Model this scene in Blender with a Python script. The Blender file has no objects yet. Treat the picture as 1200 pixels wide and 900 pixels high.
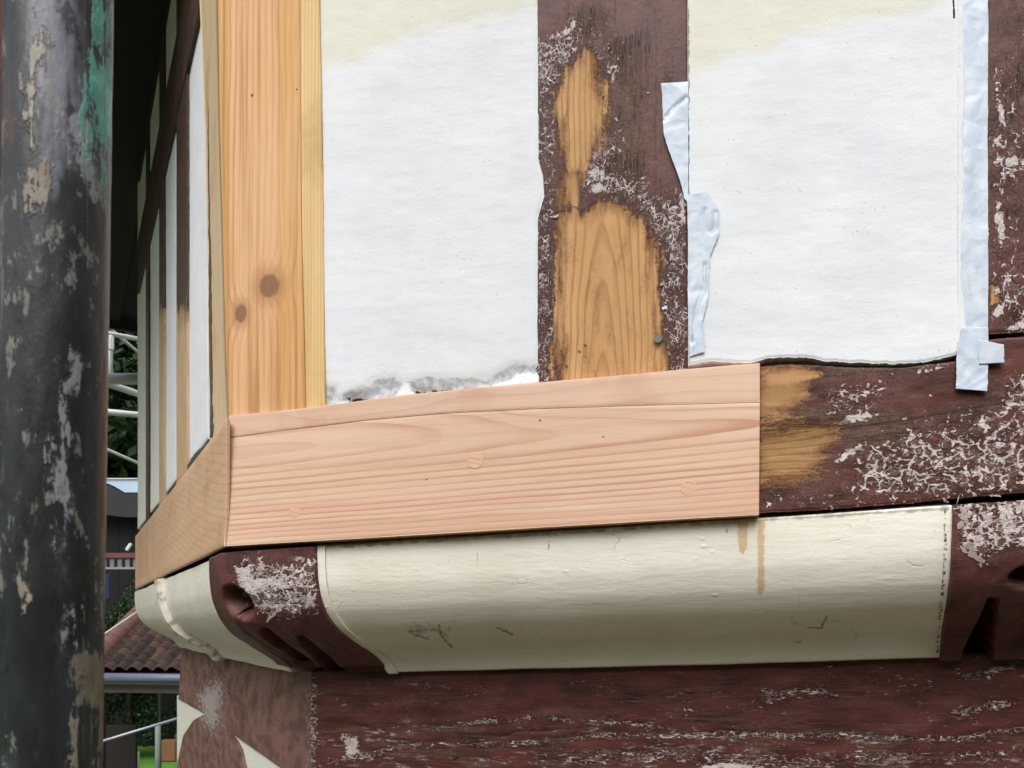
import bpy, math, random
import numpy as np
from mathutils import Matrix, Vector

# ------------------------------------------------------------------ camera, light, exposure
S = bpy.context.scene
COL = S.collection
FPX, CX, HZ = 900.0, 600.0, 740.0           # focal length in photo pixels, centre column, eye level row
cam_d = bpy.data.cameras.new('camera')
cam = bpy.data.objects.new('camera', cam_d)
COL.objects.link(cam)
cam.location = (0, 0, 0)
cam.rotation_euler = (math.radians(90), 0, 0)
cam_d.sensor_width = 36.0
cam_d.lens = 36.0 * FPX / 1200.0
cam_d.shift_y = (HZ - 450.0) / 1200.0
cam_d.clip_start = 0.02
cam_d.clip_end = 2000.0
cam_d.dof.use_dof = True
cam_d.dof.focus_distance = 1.1
cam_d.dof.aperture_fstop = 18.0
S.camera = cam

SUN_EL, SUN_AZ = 52.0, 196.0                # overcast: soft, from behind and above the camera
world = bpy.data.worlds.new('World')
S.world = world
world.use_nodes = True
wn = world.node_tree
bg = wn.nodes['Background']
sky = wn.nodes.new('ShaderNodeTexSky')
sky.sky_type = 'NISHITA'
sky.sun_disc = False
sky.sun_elevation = math.radians(SUN_EL)
sky.sun_rotation = math.radians(SUN_AZ)
sky.dust_density = 4.0
sky.ozone_density = 0.6
hs = wn.nodes.new('ShaderNodeHueSaturation')
hs.inputs['Saturation'].default_value = 0.10              # cloud cover: the blue is washed out
wn.links.new(sky.outputs[0], hs.inputs['Color'])
wn.links.new(hs.outputs[0], bg.inputs['Color'])
bg.inputs['Strength'].default_value = 0.14
sun_d = bpy.data.lights.new('sun', 'SUN')
sun_d.energy = 1.5
sun_d.angle = math.radians(45)
sun_d.color = (1.0, 0.97, 0.95)
sun = bpy.data.objects.new('sun', sun_d)
COL.objects.link(sun)
az, el = math.radians(SUN_AZ), math.radians(SUN_EL)
to_sun = Vector((math.sin(az) * math.cos(el), math.cos(az) * math.cos(el), math.sin(el)))
sun.rotation_euler = to_sun.to_track_quat('Z', 'Y').to_euler()
S.view_settings.view_transform = 'Standard'
S.view_settings.look = 'None'
S.view_settings.gamma = 1.0
S.view_settings.use_curve_mapping = False
S.view_settings.exposure = 0.43

rng = np.random.default_rng(7)
random.seed(7)
GROUND = -3.2

# ------------------------------------------------------------------ node helper: small expression language
def lin(r, g, b):
    f = lambda c: (c / 255 / 12.92) if c / 255 <= 0.04045 else ((c / 255 + 0.055) / 1.055) ** 2.4
    return (f(r), f(g), f(b), 1.0)

class E:
    """a socket in a material's node tree, with arithmetic"""
    def __init__(s, T, sock): s.T, s.k = T, sock
    def _m(s, op, o=None, o2=None):
        n = s.T.nodes.new('ShaderNodeMath'); n.operation = op
        for i, v in enumerate((s, o, o2)):
            if v is None: continue
            if isinstance(v, E): s.T.links.new(v.k, n.inputs[i])
            else: n.inputs[i].default_value = v
        return E(s.T, n.outputs[0])
    def __add__(s, o): return s._m('ADD', o)
    __radd__ = __add__
    def __sub__(s, o): return s._m('SUBTRACT', o)
    def __rsub__(s, o): return (s * -1.0) + o
    def __mul__(s, o): return s._m('MULTIPLY', o)
    __rmul__ = __mul__
    def __truediv__(s, o): return s._m('DIVIDE', o)
    def frac(s): return s._m('FRACT')
    def abs(s): return s._m('ABSOLUTE')
    def sqrt(s): return s._m('SQRT')
    def exp(s): return s._m('EXPONENT')
    def mx(s, o): return s._m('MAXIMUM', o)
    def mn(s, o): return s._m('MINIMUM', o)
    def step(s, a, b):                       # smoothstep; a > b falls instead of rising
        n = s.T.nodes.new('ShaderNodeMapRange'); n.interpolation_type = 'SMOOTHSTEP'
        s.T.links.new(s.k, n.inputs['Value'])
        lo, hi, t0, t1 = (a, b, 0.0, 1.0) if a < b else (b, a, 1.0, 0.0)
        n.inputs['From Min'].default_value = lo; n.inputs['From Max'].default_value = hi
        n.inputs['To Min'].default_value = t0; n.inputs['To Max'].default_value = t1
        return E(s.T, n.outputs[0])

class Mat:
    def __init__(s, name):
        s.m = bpy.data.materials.new(name); s.m.use_nodes = True
        s.T = s.m.node_tree; s.b = s.T.nodes['Principled BSDF']
        c = s.T.nodes.new('ShaderNodeTexCoord')
        s.P = E(s.T, c.outputs['Object'])
        n = s.T.nodes.new('ShaderNodeSeparateXYZ'); s.T.links.new(s.P.k, n.inputs[0])
        s.x, s.y, s.z = (E(s.T, n.outputs[i]) for i in range(3))
    def vec(s, x, y, z):
        n = s.T.nodes.new('ShaderNodeCombineXYZ')
        for i, v in enumerate((x, y, z)):
            if isinstance(v, E): s.T.links.new(v.k, n.inputs[i])
            else: n.inputs[i].default_value = v
        return E(s.T, n.outputs[0])
    def noise(s, v, scale, detail=3.0, rough=0.55, dist=0.0):
        n = s.T.nodes.new('ShaderNodeTexNoise')
        s.T.links.new(v.k, n.inputs['Vector'])
        n.inputs['Scale'].default_value = scale; n.inputs['Detail'].default_value = detail
        n.inputs['Roughness'].default_value = rough; n.inputs['Distortion'].default_value = dist
        return E(s.T, n.outputs[0])
    def noisev(s, v, scale, detail=2.0):
        n = s.T.nodes.new('ShaderNodeTexNoise')
        s.T.links.new(v.k, n.inputs['Vector'])
        n.inputs['Scale'].default_value = scale; n.inputs['Detail'].default_value = detail
        return E(s.T, n.outputs[1])
    def voro(s, v, scale, feature='DISTANCE_TO_EDGE', rand=1.0):
        n = s.T.nodes.new('ShaderNodeTexVoronoi'); n.feature = feature
        s.T.links.new(v.k, n.inputs['Vector'])
        n.inputs['Scale'].default_value = scale; n.inputs['Randomness'].default_value = rand
        return E(s.T, n.outputs['Distance'])
    def warp(s, v, by, amt):
        a = s.T.nodes.new('ShaderNodeVectorMath'); a.operation = 'SUBTRACT'
        s.T.links.new(by.k, a.inputs[0]); a.inputs[1].default_value = (.5, .5, .5)
        b = s.T.nodes.new('ShaderNodeVectorMath'); b.operation = 'SCALE'
        s.T.links.new(a.outputs[0], b.inputs[0]); b.inputs['Scale'].default_value = amt
        c = s.T.nodes.new('ShaderNodeVectorMath'); c.operation = 'ADD'
        s.T.links.new(v.k, c.inputs[0]); s.T.links.new(b.outputs[0], c.inputs[1])
        return E(s.T, c.outputs[0])
    def attr(s, name):
        n = s.T.nodes.new('ShaderNodeAttribute'); n.attribute_name = name
        return E(s.T, n.outputs['Fac'])
    def mix(s, f, a, b, mode='MIX'):
        n = s.T.nodes.new('ShaderNodeMix'); n.data_type = 'RGBA'; n.blend_type = mode
        n.clamp_factor = True
        for i, v in ((0, f), (6, a), (7, b)):
            if isinstance(v, E): s.T.links.new(v.k, n.inputs[i])
            else: n.inputs[i].default_value = v
        return E(s.T, n.outputs[2])
    def out(s, col, rough=0.6, h=None, dist=0.001, strength=1.0, spec=0.4, metal=0.0):
        def put(k, v):
            if isinstance(v, E): s.T.links.new(v.k, s.b.inputs[k])
            else: s.b.inputs[k].default_value = v
        put('Base Color', col); put('Roughness', rough); put('Specular IOR Level', spec); put('Metallic', metal)
        if h is not None:
            n = s.T.nodes.new('ShaderNodeBump')
            n.inputs['Distance'].default_value = dist; n.inputs['Strength'].default_value = strength
            s.T.links.new(h.k, n.inputs['Height']); s.T.links.new(n.outputs[0], s.b.inputs['Normal'])
        return s.m

def plain(name, col, rough=0.6, var=0.12, scale=8.0, metal=0.0, bump=0.0005):
    m = Mat(name)
    n = m.noise(m.P, scale, 4)
    n2 = m.noise(m.P, scale * 9, 2)
    dark = tuple(c * (1 - var * 2.2) for c in col[:3]) + (1,)
    c = m.mix(n * 0.7 + n2 * 0.3, dark, tuple(min(1, c * (1 + var)) for c in col[:3]) + (1,))
    return m.out(c, rough, n2, bump, 0.6, metal=metal)

# ------------------------------------------------------------------ geometry helpers
class Frame:
    """a vertical wall plane: local x along the wall, local y into the wall, z up"""
    def __init__(s, O, ax, iy):
        s.O, s.ax, s.iy = np.array(O, float), np.array(ax, float), np.array(iy, float)
        s.M = Matrix(((ax[0], iy[0], 0, O[0]), (ax[1], iy[1], 0, O[1]), (0, 0, 1, O[2]), (0, 0, 0, 1)))
    def W(s, x, v, z):                       # v = outward offset
        x, v, z = np.broadcast_arrays(np.asarray(x, float), np.asarray(v, float), np.asarray(z, float))
        return s.O + x[..., None] * s.ax - v[..., None] * s.iy + z[..., None] * np.array([0, 0, 1.0])
    def at(s, px, py, v=0.0):                # photo pixel -> point on the wall plane at offset v
        px, py = np.broadcast_arrays(np.asarray(px, float), np.asarray(py, float))
        r = np.stack([(px - CX) / FPX, np.ones_like(px), (HZ - py) / FPX], -1)
        t = (s.O @ s.iy - np.asarray(v)) / (r @ s.iy)
        return r * t[..., None]
    def loc(s, W):
        d = W - s.O
        return np.stack([d @ s.ax, d @ s.iy, d[..., 2]], -1)

def proj(W):
    return CX + FPX * W[..., 0] / W[..., 1], HZ - FPX * W[..., 2] / W[..., 1]

def nrm(v):
    v = np.array(v, float); return v / np.linalg.norm(v)

Y0 = 1.176
O = np.array([(264 - CX) / FPX * Y0, Y0, 0.0])
ufar = nrm([-4.63, 1, 0])
FR = Frame(O, -ufar, [-ufar[1] * -1, -ufar[0] * 1, 0])          # front wall
FR.iy = nrm([-FR.ax[1], FR.ax[0], 0]); FR = Frame(O, FR.ax, FR.iy)
lfar = nrm([(77 - CX) / FPX, 1, 0])
LF = Frame(O, -lfar, nrm([lfar[1], -lfar[0], 0]))               # left wall, x <= 0 going away
HALF = 0.5 * math.acos(float(FR.ax @ LF.ax))
TANH = math.tan(HALF)
WORLD = Frame((0, 0, 0), (1, 0, 0), (0, 1, 0))

def curve(pts, n, jit=0.0, seed=0):
    pts = np.array(pts, float)
    d = np.r_[0, np.cumsum(np.hypot(*np.diff(pts, axis=0).T))]
    s = np.asarray(n) if np.ndim(n) else np.linspace(0, 1, n)
    p = np.stack([np.interp(s * d[-1], d, pts[:, i]) for i in (0, 1)], -1)
    if jit:
        r = np.random.default_rng(seed)
        k = len(s)
        j = np.zeros((k, 2))
        for f, a in ((6, .5), (17, .3), (51, .25), (140, .2)):
            j += a * np.stack([np.interp(np.linspace(0, f, k), np.arange(f + 1), r.normal(size=f + 1)) for _ in (0, 1)], -1)
        p = p + j * jit
    return p

def samp(n, e=0.012):
    return np.unique(np.r_[0, e * .35, e, np.linspace(0, 1, n), 1 - e, 1 - e * .35, 1])

def sdf(px, py, poly):                       # signed distance, positive inside
    poly = np.array(poly, float)
    d = np.full(px.shape, 1e9); ins = np.zeros(px.shape, bool)
    for (ax, ay), (bx, by) in zip(poly, np.roll(poly, -1, 0)):
        ex, ey = bx - ax, by - ay
        t = np.clip(((px - ax) * ex + (py - ay) * ey) / (ex * ex + ey * ey + 1e-9), 0, 1)
        d = np.minimum(d, np.hypot(px - ax - t * ex, py - ay - t * ey))
        if ay != by:
            c = ((ay > py) != (by > py)) & (px < ex * (py - ay) / (by - ay) + ax)
            ins ^= c
    return np.where(ins, d, -d)

def pline(px, py, pts):
    d = np.full(px.shape, 1e9)
    for (ax, ay), (bx, by) in zip(pts[:-1], pts[1:]):
        ex, ey = bx - ax, by - ay
        t = np.clip(((px - ax) * ex + (py - ay) * ey) / (ex * ex + ey * ey + 1e-9), 0, 1)
        d = np.minimum(d, np.hypot(px - ax - t * ex, py - ay - t * ey))
    return d

def soft(polys, w):                          # 0..1, .5 on the outline
    def f(px, py):
        r = np.full(px.shape, -1e9)
        for p in polys: r = np.maximum(r, sdf(px, py, p))
        return np.clip(r / w * 0.5 + 0.5, 0, 1)
    return f

def vnoise(px, py, s, seed=0):               # value noise, -1..1
    r = np.random.default_rng(seed); G = r.uniform(-1, 1, (64, 64))
    x, y = px / s, py / s
    i, j = np.floor(x).astype(int), np.floor(y).astype(int)
    fx, fy = x - i, y - j
    fx, fy = fx * fx * (3 - 2 * fx), fy * fy * (3 - 2 * fy)
    g = lambda a, b: G[a % 64, b % 64]
    return (g(i, j) * (1 - fx) + g(i + 1, j) * fx) * (1 - fy) + (g(i, j + 1) * (1 - fx) + g(i + 1, j + 1) * fx) * fy

def link(name, mesh, mat, parent=None, M=None):
    o = bpy.data.objects.new(name, mesh); COL.objects.link(o)
    if mat is not None and not mesh.materials: mesh.materials.append(mat)
    if parent is not None:
        o.parent = parent
        o.matrix_parent_inverse = Matrix.Identity(4)
        o.matrix_basis = WM[parent.name].inverted() @ (M or Matrix.Identity(4))
    elif M is not None:
        o.matrix_basis = M
    WM[o.name] = (M or Matrix.Identity(4)).copy()
    return o
WM = {}

def empty(name, loc, label=None, cat=None, group=None):
    o = bpy.data.objects.new(name, None); COL.objects.link(o)
    o.location = loc; WM[o.name] = Matrix.Translation(loc)
    tag(o, label, cat, group); return o

def tag(o, label=None, cat=None, group=None, kind=None):
    for k, v in (('label', label), ('category', cat), ('group', group), ('kind', kind)):
        if v: o[k] = v
    return o

def mesh_np(name, V, F, smooth=True):
    me = bpy.data.meshes.new(name)
    V = np.asarray(V, float)
    if isinstance(F, np.ndarray):
        nf, k = F.shape
        me.vertices.add(len(V)); me.vertices.foreach_set('co', V.ravel())
        me.loops.add(nf * k); me.loops.foreach_set('vertex_index', F.ravel().astype(np.int32))
        me.polygons.add(nf); me.polygons.foreach_set('loop_start', np.arange(0, nf * k, k, dtype=np.int32))
        me.polygons.foreach_set('loop_total', np.full(nf, k, np.int32))
        me.update(calc_edges=True); me.validate()
    else:
        me.from_pydata([tuple(v) for v in V], [], F); me.update()
    me.polygons.foreach_set('use_smooth', np.full(len(me.polygons), smooth))
    return me

def grid(name, W, frame, mat, parent=None, attrs=None, thick=0.02, smooth=True, back=None):
    """W: (n, m, 3) world points of the seen face; closed with a skirt and a back set `thick` into the wall"""
    n, m = W.shape[:2]
    L = frame.loc(W)
    idx = np.arange(n * m).reshape(n, m)
    q = np.stack([idx[:-1, :-1], idx[1:, :-1], idx[1:, 1:], idx[:-1, 1:]], -1).reshape(-1, 4)
    e0 = L[1, 0] - L[0, 0]; e1 = L[0, 1] - L[0, 0]
    mid = (n // 2, m // 2)
    e0 = L[min(mid[0] + 1, n - 1), mid[1]] - L[mid[0] - 1, mid[1]]
    e1 = L[mid[0], min(mid[1] + 1, m - 1)] - L[mid[0], mid[1] - 1]
    if np.cross(e0, e1)[1] > 0: q = q[:, ::-1]
    V = L.reshape(-1, 3)
    F = q
    if thick:
        ring = np.r_[idx[:, 0], idx[-1, 1:], idx[-2::-1, -1], idx[0, -2:0:-1]]
        off = np.array([0, thick, 0]) if back is None else np.asarray(back, float)
        B = V[ring] + off
        r2 = len(V) + np.arange(len(ring))
        nx = np.roll(np.arange(len(ring)), -1)
        side = np.stack([ring, ring[nx], r2[nx], r2], -1)
        s2 = np.stack([r2, r2[nx], len(V) + len(ring) + np.arange(len(ring))[nx], len(V) + len(ring) + np.arange(len(ring))], -1)
        C = B * 0 + B.mean(0)
        V = np.vstack([V, B, C])
        F = np.vstack([F, side, s2])
    me = mesh_np(name, V, F, smooth)
    if smooth and thick:
        me.polygons.foreach_set('use_smooth', np.r_[np.ones(len(q), bool), np.zeros(len(F) - len(q), bool)])
    if attrs:
        Wv = frame.O + V[:, :1] * frame.ax + V[:, 1:2] * frame.iy + V[:, 2:] * np.array([0, 0, 1.0])
        px, py = proj(Wv)
        for k, f in attrs.items():
            a = me.attributes.new(k, 'FLOAT', 'POINT')
            a.data.foreach_set('value', np.asarray(f(px, py), np.float32))
    o = link(name, me, mat, parent, frame.M)
    if name == 'bracket': o['grid_n'] = n * m
    return o

def slab(name, A, B, frame, v, mat, parent, ns=60, nt=20, thick=0.03, jitA=0, jitB=0, attrs=None, disp=None,
         edge=0.0015, seed=1, es=0.008, et=0.02):
    """board lofted between two outlines (photo pixels) on the wall plane at offset v"""
    s, t = samp(ns, es), samp(nt, et)
    a, b = curve(A, s, jitA, seed), curve(B, s, jitB, seed + 1)
    P = a[:, None] * (1 - t)[None, :, None] + b[:, None] * t[None, :, None]
    px, py = P[..., 0], P[..., 1]
    vv = np.full(px.shape, float(v))
    if disp is not None: vv = vv + disp(px, py)
    rs = np.minimum(s, 1 - s) / es; rt = np.minimum(t, 1 - t) / et
    r = np.clip(np.minimum(rs[:, None], rt[None, :]), 0, 1)
    W0 = frame.at(px, py, v)                 # outline stays put, relief goes along the wall normal
    W = W0 - (vv - v - edge * (1 - r) ** 2)[..., None] * frame.iy
    return grid(name, W, frame, mat, parent, attrs, thick)

def prism(name, pts, d, mat, parent=None, M=None, smooth=False):
    """closed extrusion of a polygon (3-D points) by vector d"""
    n = len(pts); P = [np.array(p, float) for p in pts]; d = np.array(d, float)
    V = P + [p + d for p in P]
    F = [tuple(range(n))[::-1], tuple(range(n, 2 * n))] + [(i, (i + 1) % n, n + (i + 1) % n, n + i) for i in range(n)]
    me = bpy.data.meshes.new(name); me.from_pydata([tuple(v) for v in V], [], F); me.update()
    import bmesh
    bm = bmesh.new(); bm.from_mesh(me); bmesh.ops.recalc_face_normals(bm, faces=bm.faces)
    bm.to_mesh(me); bm.free()
    return link(name, me, mat, parent, M)

def box(name, c, size, mat, parent=None, rz=0.0, bev=0.0, M=None):
    import bmesh
    bm = bmesh.new(); bmesh.ops.create_cube(bm, size=1.0)
    bmesh.ops.scale(bm, vec=size, verts=bm.verts)
    if bev: bmesh.ops.bevel(bm, geom=bm.edges[:], offset=bev, segments=2, affect='EDGES')
    me = bpy.data.meshes.new(name); bm.to_mesh(me); bm.free()
    return link(name, me, mat, parent, M if M is not None else Matrix.Translation(c) @ Matrix.Rotation(rz, 4, 'Z'))

def tube_geo(p, q, r, n=12, rings=2, r2=None):
    p, q = np.array(p, float), np.array(q, float)
    a = nrm(q - p); h = np.array([0, 0, 1.0]) if abs(a[2]) < .9 else np.array([1.0, 0, 0])
    x = nrm(np.cross(h, a)); y = np.cross(a, x)
    th = np.linspace(0, 2 * np.pi, n, endpoint=False)
    V = []
    for k in range(rings):
        f = k / (rings - 1); rr = r + ((r2 if r2 is not None else r) - r) * f
        V.append(p + (q - p) * f + rr * (np.cos(th)[:, None] * x + np.sin(th)[:, None] * y))
    V = np.vstack(V)
    F = []
    for k in range(rings - 1):
        for i in range(n):
            j = (i + 1) % n
            F.append((k * n + i, k * n + j, (k + 1) * n + j, (k + 1) * n + i))
    F.append(tuple(range(n))[::-1]); F.append(tuple(range((rings - 1) * n, rings * n)))
    return V, F

def tube(name, p, q, r, mat, parent=None, n=12):
    V, F = tube_geo(p, q, r, n)
    return link(name, mesh_np(name, V, F), mat, parent)

def ray(px, py, Y):
    return np.array([(px - CX) / FPX * Y, Y, (HZ - py) / FPX * Y])

# ------------------------------------------------------------------ materials
def wood(name, across, base, late, pale, freq, warp=0.010, center=None, curve_k=0.0, slant=0.0, knots=(), contrast=0.6,
         seed=0.0, rough=0.62, stain=None, holes=(), fibre=0.35, streak=0.35, bands=()):
    m = Mat(name)
    c, l = (m.x, m.z) if across == 'x' else (m.z, m.x)
    lo = m.vec(c * 3.0 + seed, 0.0, l * 0.9 + seed)
    w = (m.noise(lo, 1.6, 2) - 0.5) * warp * 4 + (m.noise(m.vec(c * 14.0, seed, l * 3.0), 1.3, 2) - 0.5) * warp
    g = c + w + l * slant
    if center is not None:
        e = c - center[0] + w
        g = (e * e + center[1] ** 2).sqrt() + l * curve_k + w * 0.6
    kd = None
    for (kx, kz, rx, rz, amp, _) in knots:
        dx, dz = (m.x - kx) / rx, (m.z - kz) / rz
        d2 = dx * dx + dz * dz
        g = g + (d2 * -0.45).exp() * amp
        wob = (m.noise(m.P, 240.0, 3) - 0.5) * 0.5
        s = (d2.sqrt() + wob * 0.7).step(0.82, 0.55)
        ring = (d2.sqrt() + wob).step(1.8, 0.6)
        kd = (s, ring) if kd is None else (kd[0].mx(s), kd[1].mx(ring))
    fr = (g * freq + (m.noise(m.vec(c * 40.0, 0.0, l * 3.0), 1.0, 2) - 0.5) * 0.5).frac()
    lt = fr.step(0.45, 0.9) * fr.step(1.0, 0.93)
    vary = m.noise(m.vec(c * 22.0 + seed, 1.0, l * 1.2), 1.0, 3)
    big = m.noise(m.vec(c * 7.0, 4.0 + seed, l * 2.0), 1.0, 3)
    strk = m.noise(m.vec(c * 60.0 + seed, 2.0, l * 1.6 + w * 20.0), 1.0, 4, 0.6)
    fib = m.noise(m.vec(c * 900.0, 0.0, l * 14.0 + seed), 1.0, 3, 0.65)
    pores = m.noise(m.vec(c * 1500.0, 3.0, l * 60.0), 1.0, 1)
    col = m.mix(big.step(0.36, 0.66), base, pale)
    for (x0, x1, cc, amt) in bands:          # sapwood / colour bands along the grain
        wv = c + (m.noise(m.vec(c * 8.0, 7.0, l * 5.0), 1.0, 2) - 0.5) * 0.008
        col = m.mix(wv.step(x0 - .002, x0 + .002) * wv.step(x1 + .002, x1 - .002) * amt, col, cc)
    col = m.mix(strk.step(0.44, 0.74) * streak, col, tuple(x * .9 for x in late[:3]) + (1,))
    col = m.mix(lt * contrast * (vary.step(0.3, 0.7) * 1.0 + 0.2), col, late)
    col = m.mix((fib - 0.5).mx(0.0) * fibre * 3, col, tuple(x * .55 for x in late[:3]) + (1,))
    col = m.mix(pores.step(0.66, 0.8) * 0.25, col, tuple(x * .4 for x in late[:3]) + (1,))
    if kd is not None:
        kc = knots[0][5]
        col = m.mix(kd[1] * 0.45, col, tuple(x * .8 for x in late[:3]) + (1,))
        col = m.mix(kd[0] * 0.82, col, kc)
    for (hx, hz, r) in holes:
        d = ((m.x - hx) * (m.x - hx) + (m.z - hz) * (m.z - hz)).sqrt()
        col = m.mix(d.step(r * 1.3, r * .7) * 0.9, col, lin(45, 28, 20))
    if stain is not None:
        sm = m.noise(m.vec(m.x * 9.0, 2.0, m.z * 9.0), 1.0, 4).step(0.5, 0.72)
        col = m.mix(sm * stain[1], col, stain[0])
    h = fib * 0.4 - lt * 0.5 + m.noise(m.P, 60.0, 2) * 0.3
    return m.out(col, rough, h, 0.0005, 0.5, spec=0.3)

def old_paint(name, across, seed=0.0, bare_cols=None, glossy=0.5, size=62.0, stretch=1.25, base=None, white=None, ragged=0.0):
    """dark red-brown paint, crazed and flaking to white primer, worn to bare wood where `bare` says so"""
    m = Mat(name)
    c, l = (m.x, m.z) if across == 'x' else (m.z, m.x)
    base = base or lin(100, 56, 48)
    white = white or lin(244, 234, 230)
    bare, flake, grime, haze = m.attr('bare'), m.attr('flake'), m.attr('grime'), m.attr('haze')
    G = m.vec(c * stretch + seed, m.y, l)
    Wp = m.warp(G, m.noisev(G, 34.0, 3), 0.026)
    n_f = m.noise(m.P, 260.0, 4, 0.65)
    n_m = m.noise(G, 60.0, 4, 0.6)
    n_b = m.noise(G, 17.0, 3)
    # paint
    col = m.mix(n_b.step(0.35, 0.68), base, tuple(x * .5 for x in base[:3]) + (1,))
    col = m.mix(m.noise(m.vec(c * 500.0, m.y, l * 20.0), 1.0, 3).step(0.5, 0.75) * 0.4, col, lin(112, 72, 64))
    gm = (grime + (n_m - 0.5) * 1.3).step(0.42, 0.7)
    spk = m.noise(m.P, 420.0, 3, 0.7)
    col = m.mix(gm * 0.7, col, m.mix(spk.step(0.4, 0.62), lin(72, 56, 46), lin(122, 98, 78)))
    col = m.mix((haze + (n_m - 0.5) * 2.2 + (n_f - 0.5) * 0.6 - 0.12).step(0.25, 0.75) * haze.step(0.0, 0.25), col, m.mix(n_m, lin(196, 186, 184), lin(158, 142, 140)))
    stk = m.noise(m.vec(c * 150.0 + seed, m.y, l * 5.0), 1.0, 5, 0.65)
    worn = (stk + (grime - 0.4) * 0.22 + (n_b - 0.5) * 0.3 - 0.56).step(0.0, 0.12)
    col = m.mix(worn * 0.6, col, m.mix(n_m, lin(112, 84, 66), lin(72, 52, 44)))
    split = (stk - 0.5).abs().step(0.012, 0.002) * (n_b + (grime - 0.5) * 0.4 - 0.5).step(0.0, 0.15)
    col = m.mix(split * 0.7, col, lin(28, 20, 18))
    # alligator cracks everywhere, faint
    cr = m.voro(Wp, size * 2.2)
    col = m.mix(cr.step(0.09, 0.02) * (flake * 0.6 + 0.12), col, lin(36, 24, 23))
    # bared primer specks between the chips
    brk = (m.noise(G, 24.0, 2) - 0.5) * 1.4 + flake
    blob = (m.noise(Wp, size * 1.7, 5, 0.68) + (brk - 0.5) * 0.16 - 0.70).step(0.0, 0.03)
    line = m.voro(Wp, size)
    line2 = m.voro(m.warp(G, m.noisev(G, 90.0, 2), 0.012), size * 1.9)
    nb = m.noise(G, 75.0, 4, 0.65)
    tn = (nb - 0.5) * 0.55 + (flake - 0.5) * 0.10 + 0.035
    tn2 = (nb - 0.5) * -0.40 + (flake - 0.5) * 0.08 + 0.03
    hit = (brk + (m.noise(Wp, 78.0, 4, 0.62) - 0.5) * 3.6 - 0.66).step(0.0, 0.16)
    rag = (m.noise(m.P, 600.0, 3, 0.7) - 0.5) * 0.05
    nets = ((tn + rag - line).step(0.0, 0.022) * hit).mx((tn2 + rag - line2).step(0.0, 0.03) * (brk * 0.8 + (m.noise(m.P, 150.0, 3, 0.6) - 0.5) * 3.4 - 0.8).step(0.0, 0.15) * 0.9)
    wh = (blob * flake.step(0.1, 0.4)).mx(nets * flake.step(0.1, 0.35)).mx((m.attr('white') + (m.noise(Wp, 120.0, 5, 0.7) - 0.5) * 2.4).step(0.56, 0.66))
    cell = m.noise(Wp, size * 1.1, 2)
    col = m.mix(cell.step(0.52, 0.66) * flake * 0.55, col, tuple(x * .45 for x in base[:3]) + (1,))
    col = m.mix(cell.step(0.44, 0.34) * flake * 0.5, col, lin(128, 92, 84))
    lost = (brk * 0.7 + (m.noise(Wp, 60.0, 4, 0.65) - 0.5) * 1.8 - 0.62).step(0.0, 0.10)
    col = m.mix(lost * 0.75, col, m.mix(spk, lin(84, 60, 54), lin(128, 102, 92)))
    edge = (lost * (1.0 - lost)) * 4.0
    col = m.mix(edge * 0.6, col, lin(38, 26, 24))
    col = m.mix(wh * 0.9, col, m.mix(n_f, white, lin(188, 170, 170)))
    # bare wood
    bc = bare_cols or (lin(198, 152, 102), lin(150, 98, 56), lin(210, 164, 112))
    cen = m.attr('gcen')
    g = cen
    fr = (g + (n_m - 0.5) * 0.12).frac()
    lt = fr.step(0.5, 0.85) * fr.step(1.0, 0.9)
    fib = m.noise(m.vec(c * 900.0, 0.0, l * 14.0), 1.0, 3, 0.65)
    wc = m.mix(m.noise(m.vec(c * 20.0, 3.0, l * 3.0), 1.0, 3).step(0.35, 0.65), bc[0], bc[2])
    wc = m.mix(lt * 0.55 * (m.noise(m.vec(c * 60.0, 0.0, l * 6.0), 1.0, 2) + 0.3), wc, bc[1])
    wc = m.mix((fib - 0.5).mx(0.0) * 0.9, wc, tuple(x * .5 for x in bc[1][:3]) + (1,))
    bn = bare + (m.noise(m.vec(c * 34.0 + seed, 5.0, l * 12.0), 1.0, 3, 0.6) - 0.5) * 0.9 + (m.noise(m.vec(c * 90.0 + seed, 0.0, l * 22.0), 1.0, 4, 0.65) - 0.5) * 0.8 + (n_f - 0.5) * 0.6
    rim = bn.step(0.3, 0.48)
    col = m.mix(rim * 0.35, col, lin(64, 46, 40))
    scorch = bn.step(1.12, 0.5)
    wc = m.mix(scorch * (0.75 + ragged * 1.5) * m.noise(m.vec(c * 70.0, 0.0, l * 12.0), 1.0, 3).step(0.35, 0.6), wc, lin(104, 62, 34))
    bm_ = bn.step(0.47 - ragged, 0.56 + ragged)
    col = m.mix(bm_, col, wc)
    hole = m.attr('hole')
    col = m.mix(hole, col, lin(20, 14, 12))
    h = (1.0 - bm_) * (m.noise(G, 120.0, 3) * 0.35 + wh * 0.55 - lost * 0.55 + 0.5) - lt * bm_ * 0.15 + n_f * 0.15 - cr.step(0.08, 0.0) * flake * 0.3 - split * 0.6 - worn * 0.2
    rough = m.mix(bm_.mx(gm * 0.8).mx(wh), (glossy,) * 3 + (1,), (0.72,) * 3 + (1,))
    return m.out(col, rough, h, 0.0022, 0.8, spec=0.32)

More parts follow.
